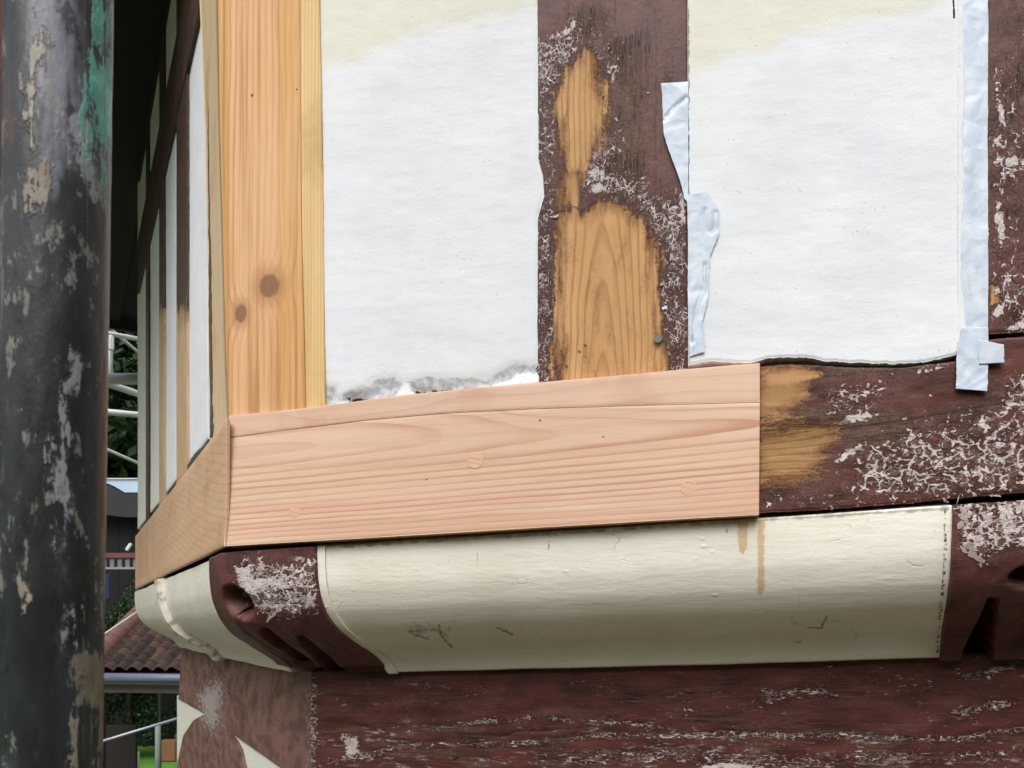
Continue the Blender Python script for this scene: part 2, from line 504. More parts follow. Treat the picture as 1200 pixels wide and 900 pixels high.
def plaster_mat(name, seed=0.0):
    m = Mat(name)
    cream, grey, hole = m.attr('cream'), m.attr('grey'), m.attr('hole')
    P = m.vec(m.x + seed, m.y, m.z)
    S_ = m.vec(m.x * 0.22 + seed, m.y, m.z + (m.noise(P, 5.0, 2) - 0.5) * 0.02)
    brush = m.noise(S_, 230.0, 4, 0.6)
    trow = m.noise(S_, 60.0, 3, 0.55)
    fine = m.noise(P, 420.0, 3, 0.6)
    big = m.noise(P, 9.0, 3)
    pit = m.voro(P, 110.0, 'F1')
    pits = pit.step(0.12, 0.05) * m.noise(P, 16.0, 2).step(0.5, 0.62)
    col = m.mix(big.step(0.3, 0.7), lin(232, 234, 237), lin(224, 227, 233))
    col = m.mix(trow.step(0.52, 0.75) * 0.25, col, lin(214, 210, 204))
    col = m.mix(brush.step(0.55, 0.75) * 0.22, col, lin(205, 205, 204))
    cm = (cream + (m.noise(P, 26.0, 4) - 0.5) * 0.5 + (brush - 0.5) * 0.5).step(0.3, 0.78) * 0.85
    col = m.mix(cm, col, m.mix(m.noise(P, 30.0, 3), lin(220, 218, 198), lin(230, 228, 212)))
    col = m.mix(pits * 0.7, col, lin(150, 142, 132))
    gm = (grey * 1.25 + (m.noise(P, 60.0, 4, 0.6) - 0.5) * 1.0).step(0.38, 0.72)
    col = m.mix(gm * 0.9, col, m.mix(m.noise(P, 90.0, 4, 0.65).step(0.35, 0.65), lin(150, 158, 168), lin(205, 208, 208)))
    col = m.mix((hole + (m.noise(P, 150.0, 3, 0.6) - 0.5) * 1.3).step(0.42, 0.62), col, lin(38, 32, 28))
    scuff = m.noise(m.vec(m.x * 0.6 + seed, m.y, m.z), 14.0, 5, 0.7)
    h = brush * 0.2 + trow * 0.35 * scuff.step(0.35, 0.65) + fine * 0.35 + scuff * 0.5 + m.noise(P, 26.0, 3) * 0.22 - pits * 0.5 - gm * (m.noise(P, 130.0, 3) * 0.6 + 0.2)
    return m.out(col, 0.78, h, 0.0014, 0.6, spec=0.2)

def cream_mat(name):
    m = Mat(name)
    sc, dr, dirt_dark, ed = m.attr('scratch'), m.attr('drip'), m.attr('dirt_dark'), m.attr('chip')
    S_ = m.vec(m.x * 0.18, m.y, m.z)
    br = m.noise(S_, 170.0, 4, 0.6)
    lump = m.noise(m.vec(m.x * 0.35, m.y, m.z), 34.0, 3)
    fine = m.noise(m.P, 330.0, 3)
    col = m.mix(m.noise(m.P, 8.0, 3).step(0.35, 0.7), lin(242, 237, 225), lin(235, 229, 214))
    col = m.mix(br.step(0.56, 0.78) * 0.2, col, lin(186, 178, 152))
    col = m.mix((m.noise(m.P, 130.0, 3, 0.6)).step(0.68, 0.76) * 0.5, col, lin(158, 146, 120))
    col = m.mix((dirt_dark + (m.noise(m.P, 70.0, 4) - 0.5) * 1.0).step(0.5, 0.85) * 0.65, col, lin(116, 104, 84))
    col = m.mix((dr + (fine - 0.5) * 0.7 + (m.noise(m.P, 90.0, 3) - 0.5) * 0.5).step(0.4, 0.7) * 0.7, col, m.mix(fine, lin(216, 178, 122), lin(196, 154, 98)))
    col = m.mix((ed + (m.noise(m.P, 190.0, 3, 0.6) - 0.5) * 1.2).step(0.5, 0.7), col, m.mix(fine.step(.4, .6), lin(48, 36, 32), lin(150, 138, 116)))
    col = m.mix((sc + (m.noise(m.P, 210.0, 3, 0.65) - 0.5) * 1.7).step(0.42, 0.85) * 0.65, col, lin(80, 70, 54))
    blister = m.voro(m.vec(m.x * 0.6, m.y, m.z), 60.0, 'F1').step(0.22, 0.02) * m.noise(m.P, 12.0, 2).step(0.55, 0.68)
    hair = m.voro(m.warp(m.vec(m.x * 0.5, m.y, m.z), m.noisev(m.P, 20.0, 3), 0.03), 17.0).step(0.012, 0.002) * m.noise(m.P, 14.0, 2).step(0.58, 0.68)
    col = m.mix(hair * 0.22, col, lin(96, 84, 64))
    h = br * 0.6 + lump * 1.0 + fine * 0.2 + blister * 0.6 - ed * 0.5 - hair * 0.4
    return m.out(col, 0.46, h, 0.0016, 0.65, spec=0.38)

def tape_mat():
    m = Mat('masking_tape_film')
    a = m.attr('fold_shade')
    n = m.noise(m.P, 40.0, 3); f = m.noise(m.P, 300.0, 3)
    col = m.mix(n.step(0.35, 0.65), lin(196, 208, 226), lin(216, 223, 233))
    col = m.mix(f.step(0.5, 0.75) * 0.3, col, lin(186, 196, 208))
    col = m.mix((a + (n - 0.5) * 0.4).step(0.35, 0.75) * 0.8, col, lin(150, 158, 166))  # grey wrinkle shadows painted into the colour along the folds
    cr = m.voro(m.warp(m.P, m.noisev(m.P, 20.0, 2), 0.02), 38.0)
    h = cr.step(0.0, 0.35) * 0.8 + m.noise(m.vec(m.x, m.y, m.z * 0.4), 70.0, 4, 0.65) * 0.5 + f * 0.3 - a * 0.4
    return m.out(col, 0.5, h, 0.0012, 0.6, spec=0.35)

def pole_mat():
    m = Mat('worn_scaffold_paint')
    top, teal, beige, pale, rust = (m.attr(k) for k in ('top', 'teal', 'beige', 'pale', 'rust'))
    V = m.vec(m.x, m.y, m.z * 0.45)
    n1 = m.noise(V, 62.0, 7, 0.72); n2 = m.noise(V, 260.0, 4, 0.7); n3 = m.noise(V, 26.0, 4)
    st = m.noise(m.vec(m.x * 260.0, m.y * 260.0, m.z * 14.0), 1.0, 4, 0.6)
    spots = m.noise(V, 110.0, 5, 0.7)
    ragged = (n1 - 0.5) * 2.6 + (n2 - 0.5) * 1.0 + (st - 0.5) * 1.3 - 0.06
    col = m.mix(n3.step(0.35, 0.65), lin(26, 28, 30), lin(46, 50, 53))
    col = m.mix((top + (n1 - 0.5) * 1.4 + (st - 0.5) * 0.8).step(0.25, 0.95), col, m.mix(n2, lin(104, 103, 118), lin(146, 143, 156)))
    col = m.mix(n1.step(0.52, 0.7) * 0.3, col, m.mix(n2, lin(84, 88, 86), lin(108, 112, 112)))
    col = m.mix((spots - 0.58 + (n3 - 0.5) * 0.4).step(0.0, 0.05) * 0.7, col, m.mix(n2, lin(156, 152, 142), lin(104, 106, 102)))
    col = m.mix((st - 0.66 + (n3 - 0.5) * 0.5).step(0.0, 0.08) * 0.45, col, lin(128, 130, 130))
    col = m.mix(m.noise(V, 58.0, 6, 0.7).step(0.58, 0.63) * 0.7, col, lin(22, 20, 20))
    col = m.mix((rust + ragged).step(0.45, 0.75) * 0.8, col, lin(86, 58, 50))
    col = m.mix((pale + ragged).step(0.5, 0.62) * 0.7, col, m.mix(n2, lin(178, 176, 184), lin(132, 134, 142)))
    col = m.mix((teal * 1.2 + ragged).step(0.5, 0.66) * 0.85, col, m.mix(n2.step(.3, .7), lin(128, 212, 194), lin(72, 150, 138)))
    col = m.mix((beige * 1.05 + ragged).step(0.5, 0.62) * 0.88, col, m.mix(n1.step(.35, .65), lin(170, 162, 148), lin(124, 112, 98)))
    h = (pale + ragged).step(0.42, 0.62) * 0.5 + (teal + ragged).step(0.42, 0.6) * 0.5 + (beige + ragged).step(0.42, 0.6) * 0.5 + n2 * 0.4 + spots.step(0.66, 0.74) * 0.4
    return m.out(col, 0.4, h, 0.001, 0.9, spec=0.45)

fx = lambda px, py, fr=FR, v=0.0: fr.loc(fr.at(px, py, v))
def kn(px, py, rx, rz, amp, col):            # knot at a photo point on the front post, radii in metres
    p = fx(px, py); return (p[0], p[2], rx, rz, amp, col)
def ho(px, py, r, v=0.0):
    p = fx(px, py, FR, v); return (p[0], p[2], r)

M_post = wood('new_pine_post', 'x', lin(216, 166, 104), lin(172, 112, 62), lin(224, 180, 130), 90, warp=0.012, seed=3.1, streak=0.85,
              knots=(kn(318, 337, .024, .025, .022, lin(128, 88, 66)), kn(285, 369, .014, .020, -.02, lin(96, 52, 46))),
              contrast=0.5, holes=(ho(298, 115, .0022), ho(350, 108, .0015)),
              bands=((-.012, .009, lin(218, 168, 98), .6), (.012, .09, lin(230, 184, 146), .5)))
M_strip = wood('pale_sapwood', 'x', lin(226, 190, 132), lin(196, 146, 90), lin(230, 200, 148), 190, warp=0.003, seed=8.0, contrast=0.5,
               stain=(lin(150, 110, 70), .35))
M_sill = wood('fresh_fir', 'z', lin(224, 188, 162), lin(196, 144, 116), lin(231, 199, 174), 125, warp=0.012, seed=1.7, contrast=0.85, center=(.275, .035), curve_k=.035, streak=.3,
              slant=0.0, holes=(ho(633, 493, .0015, .012), ho(707, 512, .0012, .012), ho(500, 562, .0012, .012)),
              bands=((.14, .165, lin(222, 172, 146), .4), (.175, .19, lin(222, 168, 146), .35), (.215, .23, lin(228, 194, 154), .4)))
M_sillt = wood('fresh_fir_top', 'z', lin(227, 192, 168), lin(206, 166, 142), lin(223, 186, 164), 45, warp=0.03, seed=5.2, contrast=0.4,
               stain=(lin(202, 150, 122), .6))
M_lsill = wood('tan_oak', 'z', lin(216, 180, 148), lin(186, 142, 108), lin(208, 170, 136), 70, warp=0.012, seed=4.4, contrast=0.28, slant=0.22,
               stain=(lin(168, 126, 92), .5))
M_lpost = wood('tan_post_side', 'x', lin(212, 186, 148), lin(184, 146, 106), lin(216, 192, 158), 80, warp=0.008, seed=2.2, contrast=0.35,
               stain=(lin(150, 112, 72), .3))
M_plug = wood('fir_plug', 'z', lin(220, 176, 148), lin(206, 154, 126), lin(228, 186, 156), 130, warp=0.01, seed=6.6, contrast=0.3, slant=0.3)
M_stud = old_paint('old_stud_paint', 'x', 0.0, size=135, ragged=0.06)
M_osill = old_paint('old_sill_paint', 'z', 2.3, bare_cols=(lin(190, 146, 98), lin(126, 90, 58), lin(164, 124, 78)), size=66, ragged=0.13)
M_rpost = old_paint('old_right_post_paint', 'x', 5.1, size=62)
M_lstud = old_paint('old_side_paint', 'x', 3.3, size=80, base=lin(78, 58, 48), bare_cols=(lin(196, 168, 132), lin(168, 134, 98), lin(206, 178, 142)))
M_beam = old_paint('old_beam_paint', 'z', 7.7, size=85, stretch=3.2, base=lin(94, 48, 42), glossy=0.45)
M_brk = old_paint('old_bracket_paint', 'z', 9.9, size=66, stretch=1.5, base=lin(104, 62, 58), glossy=0.5)
M_lbeam = old_paint('weathered_beam_paint', 'z', 12.0, size=110, stretch=2.0, base=lin(142, 104, 96), glossy=0.6)
M_pl1 = plaster_mat('lime_plaster', 0.0)
M_cream = cream_mat('cream_gloss')
M_tape = tape_mat()
M_pole = pole_mat()
M_dark = plain('dark_stained_board', lin(34, 28, 26), 0.8, 0.2, 6)
M_core = plain('dark_cavity', lin(30, 26, 24), 0.9, 0.1)
M_white = plain('white_steel', lin(214, 216, 218), 0.4, 0.06, 12)
M_galv = plain('galvanised_steel', lin(168, 172, 176), 0.4, 0.14, 14, metal=0.5)

# ------------------------------------------------------------------ the house
house = empty('timber_framed_house', (float(O[0]), float(O[1]), GROUND),
              'timber-framed house corner with new pale wood patched into peeling brown timbers and white plaster panels', 'house')
zero = lambda px, py: np.zeros(px.shape)
WP = [[(978, 500), (990, 487), (1015, 481), (1031, 483), (1028, 490), (1000, 496)], [(977, 541), (990, 527), (1017, 518), (1018, 524), (995, 536), (984, 542)], [(1075, 434), (1112, 428), (1112, 432), (1076, 438)],
      [(403, 866), (412, 861), (420, 864), (421, 884), (405, 887)], [(820, 896), (860, 893), (905, 900), (905, 908), (820, 908)], [(916, 811), (960, 808), (964, 813), (918, 814)],
      [(1172, 186), (1188, 176), (1196, 195), (1180, 196)], [(1164, 236), (1172, 234), (1180, 270), (1176, 292), (1168, 284)], [(1166, 118), (1176, 120), (1180, 150), (1170, 146)], [(1160, 366), (1176, 352), (1180, 362), (1166, 378)], [(1176, 384), (1200, 376), (1204, 384), (1180, 389)],
      [(688, 202), (702, 195), (708, 204), (694, 212)], [(688, 224), (700, 214), (716, 218), (702, 229)], [(640, 42), (660, 36), (672, 22), (678, 24), (668, 42), (644, 47)], [(634, 62), (650, 56), (652, 61), (636, 68)], [(708, 82), (720, 74), (726, 78), (712, 88)], [(795, 228), (803, 224), (804, 262), (797, 258)],
      [(272, 664), (290, 662), (300, 676), (322, 674), (342, 682), (338, 692), (316, 690), (300, 696), (282, 690)], [(352, 700), (372, 694), (370, 714), (356, 716)], [(300, 704), (340, 708), (338, 714), (302, 713)],
      [(1120, 592), (1150, 590), (1152, 597), (1124, 600)], [(1130, 622), (1154, 628), (1156, 640), (1140, 640)], [(1168, 590), (1186, 588), (1192, 620), (1178, 634), (1170, 610)], [(1152, 596), (1166, 606), (1160, 620), (1150, 608)]]
def white_patches(px, py):
    return soft(WP, 4.5)(px, py) * .9
def A(bare=None, flake=None, grime=None, hole=None, gcen=None, haze=None):
    return {'bare': bare or zero, 'flake': flake or zero, 'grime': grime or zero, 'hole': hole or zero, 'gcen': gcen or zero, 'haze': haze or zero, 'white': white_patches}

def chip_mat():
    m = Mat('paint_chip')
    t_ = m.attr('tone')
    n = m.noise(m.P, 380.0, 4, 0.65)
    col = m.mix(t_, lin(140, 112, 108), lin(224, 212, 210))
    col = m.mix(n.step(0.5, 0.66) * 0.8, col, lin(124, 84, 78))
    return m.out(col, 0.6, n, 0.0004, 0.5, spec=.3)
M_chip = chip_mat()
def chips(parent, frame, v, dens, region, n, seed, size=(5, 16), width=(1.0, 3.2), along=(1.0, 0.0), align=.4, lift=.0006, surf=None):
    """curled flakes of old paint: n tries over `region` (photo pixels), kept where dens() is high"""
    r = np.random.default_rng(seed)
    x0, y0, x1, y1 = region
    px, py = r.uniform(x0, x1, n), r.uniform(y0, y1, n)
    dn = dens(px, py)
    clump = .5 + .5 * vnoise(px, py, 16, seed) * .9 + .35 * vnoise(px, py, 48, seed + 1)
    keep = r.uniform(0, 1, n) < np.clip(dn, 0, 1) ** 1.4 * np.clip(clump * 1.5 - .25, 0, 1)
    px, py = px[keep], py[keep]; k = len(px)
    if k == 0: return
    L = r.lognormal(math.log(math.sqrt(size[0] * size[1])), .8, k).clip(size[0] * .4, size[1] * 2.2)
    w0 = r.lognormal(math.log(math.sqrt(width[0] * width[1])), .45, k).clip(width[0] * .6, width[1] * 1.6)
    a0 = math.atan2(along[1], along[0])
    th = np.where(r.uniform(0, 1, k) < align, a0 + r.normal(0, .35, k), r.uniform(0, 2 * np.pi, k))
    kap = r.normal(0, 1.1, k)
    m_ = 9
    S_ = np.linspace(0, 1, m_)
    ang = th[:, None] + kap[:, None] * (S_ - .5) + np.cumsum(r.normal(0, .38, (k, m_)), 1)
    st = L[:, None] / m_
    cx = px[:, None] + np.cumsum(np.cos(ang) * st, 1); cy = py[:, None] + np.cumsum(np.sin(ang) * st, 1)
    ww = w0[:, None] * (np.sin(np.pi * (S_ * .88 + .06)) ** .45)[None] * r.uniform(.35, 1.65, (k, m_))
    nx, ny = -np.sin(ang), np.cos(ang)
    A_ = np.stack([cx - nx * ww * r.uniform(.3, .7, (k, m_)), cy - ny * ww * .5], -1)
    B_ = np.stack([cx + nx * ww * r.uniform(.3, .7, (k, m_)), cy + ny * ww * .5], -1)
    lf = lift * .35 * r.uniform(.3, 1.6, (k, 1)) * (.4 + .6 * np.sin(np.pi * S_)[None])
    side = r.uniform(0, 1, (k, 1)) < .5
    if surf is None:
        f = lambda P, h: frame.at(P[..., 0], P[..., 1], v) - h[..., None] * frame.iy
    else:
        f = surf
    WA = f(A_, np.where(side, lf * 1.5, lf * .1)); WB = f(B_, np.where(side, lf * .1, lf * 1.5)); WC = f((A_ + B_) / 2, lf)
    V = np.stack([WA, WC, WB], 2)                       # k, m, 3, xyz
    ok = np.isfinite(V).all(axis=(1, 2, 3)); V = V[ok]; k = len(V)
    if k == 0: return
    idx = np.arange(k * m_ * 3).reshape(k, m_, 3)
    F = np.stack([idx[:, :-1, :-1], idx[:, 1:, :-1], idx[:, 1:, 1:], idx[:, :-1, 1:]], -1).reshape(-1, 4)
    me = mesh_np('paint_flakes', frame.loc(V.reshape(-1, 3)), F)
    if len(me.vertices) == k * m_ * 3:
        q = me.attributes.new('tone', 'FLOAT', 'POINT')
        q.data.foreach_set('value', np.repeat(r.uniform(.1, 1, k), m_ * 3).astype(np.float32))
    o = link('paint_flakes', me, M_chip, parent, frame.M); o['kind'] = 'stuff'
    return o

def grid_surf(o, frame):
    """lookup from photo pixel to a point on an already built curved part"""
    n = o['grid_n']
    co = np.zeros(len(o.data.vertices) * 3); o.data.vertices.foreach_get('co', co); co = co.reshape(-1, 3)[:n]
    W = frame.O + co[:, :1] * frame.ax + co[:, 1:2] * frame.iy + co[:, 2:] * np.array([0, 0, 1.0])
    qx, qy = proj(W)
    del o['grid_n']
    nr = W / np.linalg.norm(W, axis=1)[:, None]
    def f(P, h):
        sh_ = P.shape[:-1]; p = P.reshape(-1, 2); out = np.full((len(p), 3), np.nan)
        for i in range(0, len(p), 400):
            d2 = (qx[None] - p[i:i + 400, :1]) ** 2 + (qy[None] - p[i:i + 400, 1:]) ** 2
            # nearest few surface samples, blended
            j = np.argpartition(d2, 4, axis=1)[:, :4]
            dd_ = np.take_along_axis(d2, j, 1); wgt = 1 / (dd_ + .15)
            depth = (np.linalg.norm(W[j], axis=2) * wgt).sum(1) / wgt.sum(1)
            r_ = np.stack([(p[i:i + 400, 0] - CX) / FPX, np.ones(len(j)), (HZ - p[i:i + 400, 1]) / FPX], -1)
            r_ /= np.linalg.norm(r_, axis=1)[:, None]
            hh = h.reshape(-1)[i:i + 400]
            pt = r_ * depth[:, None]
            pt = pt - (hh + .0005)[:, None] * frame.iy
            pt[dd_.min(1) > 12] = np.nan
            out[i:i + 400] = pt
        return out.reshape(sh_ + (3,))
    return f

# --- new corner post: front face and left return in one mesh
sy = samp(60, .004)
lefte = curve([(251, -160), (254, -20), (257, 150), (261, 300), (264, 420), (268, 500)], sy)
righte = curve([(351, -160), (351, 0), (352, 120), (353, 260), (356, 380), (359, 500)], sy)
t = samp(26, .02)
P = lefte[:, None] * (1 - t)[None, :, None] + righte[:, None] * t[None, :, None]
Wf = FR.at(P[..., 0], P[..., 1], .006)
Wf = Wf + (0.002 * np.exp(-(t / .02))[None, :, None]) * FR.iy
grid('corner_post', Wf, FR, M_post, house, None, .10)
le2 = curve([(228, -160), (233, -20), (240, 150), (243, 300), (244, 420), (246, 516)], sy)
Wc = LF.at(le2[:, 0], le2[:, 1], .004)
tt = np.linspace(0, 1, 8)
Wl = Wc[:, None] * (1 - tt)[None, :, None] + (Wf[:, 0])[:, None] * tt[None, :, None]
o = grid('post_side', Wl, LF, M_lpost, house, None, .012)
slab('edge_strip', [(350.5, -160), (351.5, 120), (353, 260), (356, 380), (358.5, 492)], [(373, -160), (374, 0), (375, 60), (378, 250), (381, 474)],
     FR, .0052, M_strip, house, 60, 8, .06, jitB=.6, seed=4, et=.06)

# --- plaster panels on the front
def disp_pl(seed):
    def f(px, py):
        return .0009 * vnoise(px, py, 90, seed) + .0003 * vnoise(px * .4, py, 24, seed + 1) + .00018 * vnoise(px * .4, py, 9, seed + 2)
    return f
grey1 = [[(380, 452), (392, 455), (400, 470), (380, 476)], [(398, 462), (430, 455), (442, 446), (462, 445), (470, 452), (462, 464), (430, 470), (402, 472)],
         [(478, 448), (500, 444), (545, 446), (570, 447), (585, 438), (600, 430), (631, 429), (631, 437), (606, 438), (588, 447), (560, 455), (530, 460), (490, 461)]]
hole1 = [[(408, 467), (424, 466), (430, 471), (410, 474)], [(484, 457), (500, 460), (524, 457), (526, 461), (500, 464), (486, 462)]]
g1, h1 = soft(grey1, 9), soft(hole1, 6)
def d1(px, py):
    return disp_pl(3)(px, py) - .003 * g1(px, py) - .008 * h1(px, py)
slab('plaster_panel', [(368, -160), (370, 60), (374, 250), (376, 480)],
     [(630, -160), (630.5, 100), (631, 185), (636, 205), (637.5, 228), (632, 248), (629.5, 262), (630, 340), (631, 480)], FR, .0015, M_pl1, house,
     260, 130, .05, jitB=.7, seed=21, disp=d1,
     attrs={'cream': soft([[(360, -300), (640, -300), (640, 8), (600, 14), (560, 28), (520, 32), (470, 48), (420, 72), (376, 82), (360, 82)]], 26), 'grey': g1, 'hole': h1})['label'] = 'white plaster panel beside the new pine post, its bottom edge broken grey'
f2 = [[(800, 222), (822, 226), (840, 240), (842, 262), (832, 300), (826, 345), (818, 395), (806, 412), (800, 412)]]
h2 = lambda px, py: np.clip(1 - pline(px, py, [(1117, -20), (1118, 22)]) / 2.2, 0, 1)
g2 = lambda px, py: np.zeros(px.shape)
def d2(px, py):
    w = soft(f2, 18)(px, py)
    return disp_pl(8)(px, py) + .002 * w
slab('plaster_panel', [(805.5, 428), (830, 421.5), (880, 423), (908, 418.5), (940, 419), (962, 423.5), (1000, 425.5), (1050, 426), (1085, 423), (1131, 415)],
     [(805.5, -160), (900, -160), (1000, -160), (1131, -160)], FR, .0018, M_pl1, house, 230, 170, .05, jitA=1.9, jitB=.0, seed=33,
     disp=lambda px, py: d2(px, py) + .001 * np.clip(1 - (423 - py) / 30, 0, 1),
     attrs={'cream': soft([[(800, -300), (1140, -300), (1140, -20), (1100, 8), (1040, 22), (980, 30), (930, 38), (905, 58), (850, 68), (822, 84), (800, 86)]], 22),
            'grey': g2, 'hole': h2}, es=.004, et=.006)['label'] = 'wide white plaster panel between the peeling stud and the blue-white tape'
# ragged skim of plaster lapping onto the tape
slab('plaster_lip', [(1122, -160), (1122, 100), (1122, 412)], [(1130, -160), (1131, 60), (1133, 95), (1130, 160), (1131, 250), (1128, 330), (1133, 380), (1137, 412)], FR, .0034, M_pl1, house, 220, 8, .01,
     jitB=1.6, seed=46, disp=disp_pl(17), attrs={'cream': zero, 'grey': zero, 'hole': zero}, et=.2, es=.003)

# --- middle stud, paint worn off in two patches
bare_s = soft([[(654, 92), (668, 72), (684, 57), (697, 72), (710, 100), (716, 130), (710, 160), (697, 188), (684, 206), (664, 204), (656, 180), (652, 140)],
               [(656, 196), (688, 200), (684, 240), (656, 244)],
               [(648, 262), (660, 243), (690, 246), (708, 232), (732, 238), (752, 262), (772, 292), (776, 340), (778, 400), (786, 440), (784, 470), (649, 470)]], 20)
fl_a = soft([[(630, 60), (654, 66), (650, 200), (648, 470), (630, 470)]], 26)
fl_b = soft([[(676, 180), (700, 150), (722, 150), (725, 190), (760, 215), (775, 262), (752, 252), (712, 228), (682, 232)]], 22)
fl_c = soft([[(772, 240), (806, 225), (806, 432), (784, 432), (776, 330)]], 22)
fl_d = soft([[(632, 52), (668, 30), (700, 26), (728, 70), (728, 100), (704, 100), (690, 52), (650, 80), (632, 84)]], 18)
flake_s = lambda px, py: np.clip(.12 + 1.0 * fl_a(px, py) + .95 * fl_b(px, py) + 1.0 * fl_c(px, py) + .8 * fl_d(px, py), 0, 1.0)
grime_s = lambda px, py: np.maximum(.85 * soft([[(694, 30), (770, 60), (780, 220), (716, 236), (700, 180), (716, 120)]], 50)(px, py),
                                    .75 * soft([[(660, -5), (730, -5), (728, 20), (690, 60), (660, 60)]], 22)(px, py))
def gcen_s(px, py):                          # growth rings: a cathedral on the lower patch, straight above
    lo = np.clip((py - 200) / 40, 0, 1)
    e = (px - 706) / 1.0
    cath = np.sqrt(e * e + (np.maximum(py - 250, 0) * 0 + 16) ** 2) / 8.0 + (330 - py) * .012 * np.exp(-(e / 34) ** 2)
    strt = (px + 6 * vnoise(px, py, 90, 5)) / 6.5
    return cath * lo + strt * (1 - lo) + .2 * vnoise(px, py, 40, 9)
hole_s = lambda px, py: np.clip(sum(np.clip(1.6 - np.hypot(px - a, py - b) / r, 0, 1) for a, b, r in
                                    ((686, 405, 1.6), (679, 412, 1.5), (664, 430, 1.6))), 0, 1)
def d_s(px, py):
    return -.0022 * np.clip(bare_s(px, py) * 1.6 - .4, 0, 1) + .0006 * vnoise(px, py, 12, 4) * flake_s(px, py)
stud = slab('stud', [(622, -160), (622, 200), (622, 470)], [(806.5, -160), (806.5, 220), (806.5, 470)], FR, -.0006, M_stud, house,
            260, 130, .06, seed=9, disp=d_s, attrs=A(bare_s, flake_s, grime_s, hole_s, gcen_s))
stud['label'] = 'old brown stud with two patches rubbed to bare wood'
chips(stud, FR, .0002, lambda px, py: np.clip(flake_s(px, py) - 1.2 * (bare_s(px, py) > .45), 0, 1), (630, 0, 806, 440), 350, 101, (2.2, 6.5), (1.3, 3.6), (0, 1), .45, .0006)
wp = FR.at(771, 397, .0015)
V, F = tube_geo(wp + FR.iy * .004, wp - FR.iy * .0012, .0055, 14)
link('screw', mesh_np('screw', V, F, False), plain('tarnished_screw', lin(112, 124, 112), .5, .2, 200), house)

# --- right-hand post (runs out of the picture)
flk_r = lambda px, py: np.clip(.75 * soft([[(1158, 70), (1186, 90), (1190, 200), (1178, 290), (1200, 330), (1230, 392), (1158, 392)]], 26)(px, py)
                               + .45 * soft([[(1180, -40), (1290, -40), (1290, 400), (1190, 400)]], 30)(px, py), 0, .9)
rp = slab('post', [(1134, -160), (1134, 392)], [(1262, -160), (1262, 386)], FR, -.0006, M_rpost, house, 160, 60, .06, jitA=0, jitB=0, seed=3,
     disp=lambda px, py: .0006 * vnoise(px, py, 12, 7),
     attrs=A(soft([[(1160, 335), (1172, 335), (1172, 355), (1160, 358)]], 8), flk_r, lambda px, py: .4 + .3 * vnoise(px, py, 60, 3), None,
             lambda px, py: px / 8))
rp['label'] = 'old brown post with curling white paint, cut by the right edge'
chips(rp, FR, .0002, flk_r, (1159, 0, 1260, 384), 60, 103, (3.5, 13), (2.0, 5.5), (.2, 1), .55, .0008)

# --- sills
sb_top = [(268, 487), (330, 481), (380, 475), (440, 467), (480, 462), (560, 454), (640, 447), (720, 440), (800, 432.5), (850, 428), (890.5, 425)]
sb_mid = [(266.5, 513), (340, 503), (430, 492), (520, 484), (640, 478), (760, 474.5), (890.5, 471)]
sb_bot = [(262, 640), (400, 632), (560, 622.5), (700, 614), (800, 608), (889.5, 603)]
dsl = lambda px, py: .0006 * vnoise(px, py, 120, 2)
sb = slab('sill_board', sb_bot, [(x, y + .25) for x, y in sb_mid], FR, .013, M_sill, house, 120, 24, .045, edge=.0006, disp=dsl, es=.002)
sb['label'] = 'new pinkish fir sill board with wavy horizontal grain'
slab('sill_top_strip', [(x, y - .25) for x, y in sb_mid], sb_top, FR, .0126, M_sillt, house, 120, 8, .045, edge=.0006, disp=dsl, es=.002, et=.05)
for k, (px, py, r) in enumerate(((557, 540, 9.5), (807, 572, 9.5), (345, 600, 7)  )):
    c = FR.at(px, py, .0132); rr = r / FPX * c[1]
    th = np.linspace(0, 2 * np.pi, 20, endpoint=False)
    Lc = FR.loc(c)
    V = [(Lc[0] + rr * math.cos(a) * q, Lc[1] - d, Lc[2] + rr * math.sin(a) * q) for q, d in ((1, -.004), (1, -.0001), (.97, .00015)) for a in th]
    F = [(i, (i + 1) % 20, 20 + (i + 1) % 20, 20 + i) for i in range(20)] + [(20 + i, 20 + (i + 1) % 20, 40 + (i + 1) % 20, 40 + i) for i in range(20)] + [tuple(range(40, 60))]
    link('wood_plug', mesh_np('wood_plug', V, F, False), M_plug, sb, FR.M)

bare_o = soft([[(880, 420), (946, 424), (956, 436), (950, 462), (936, 486), (880, 500)], [(880, 492), (985, 500), (978, 520), (965, 548), (940, 562), (915, 575), (880, 566)]], 24)
fl_o1 = soft([[(1000, 520), (1060, 500), (1110, 485), (1200, 470), (1290, 455), (1290, 585), (1100, 590), (960, 592), (985, 560)]], 30)
fl_o2 = soft([[(965, 455), (1050, 440), (1040, 470), (985, 495), (960, 490)]], 16)
fl_o3 = soft([[(1070, 425), (1120, 418), (1118, 432), (1075, 442)], [(892, 570), (930, 575), (960, 592), (892, 596)], [(1165, 440), (1290, 420), (1290, 470), (1180, 475)]], 12)
flake_o = lambda px, py: np.clip(.97 * fl_o1(px, py) + .8 * fl_o2(px, py) + .75 * fl_o3(px, py), 0, .92)
grime_o = lambda px, py: np.clip(.9 * soft([[(892, 470), (990, 470), (1110, 492), (1200, 465), (1200, 480), (1000, 530), (960, 500), (892, 510)]], 22)(px, py)
                                 + .8 * soft([[(960, 428), (1110, 422), (1060, 440), (970, 448)]], 10)(px, py) + .55 * soft([[(892, 560), (1000, 540), (1000, 600), (892, 600)]], 26)(px, py), 0, 1)
hole_o = lambda px, py: np.clip(1.2 - pline(px, py, [(985, 503), (1060, 492), (1120, 482), (1200, 468)]) / 1.6, 0, 1) * .8
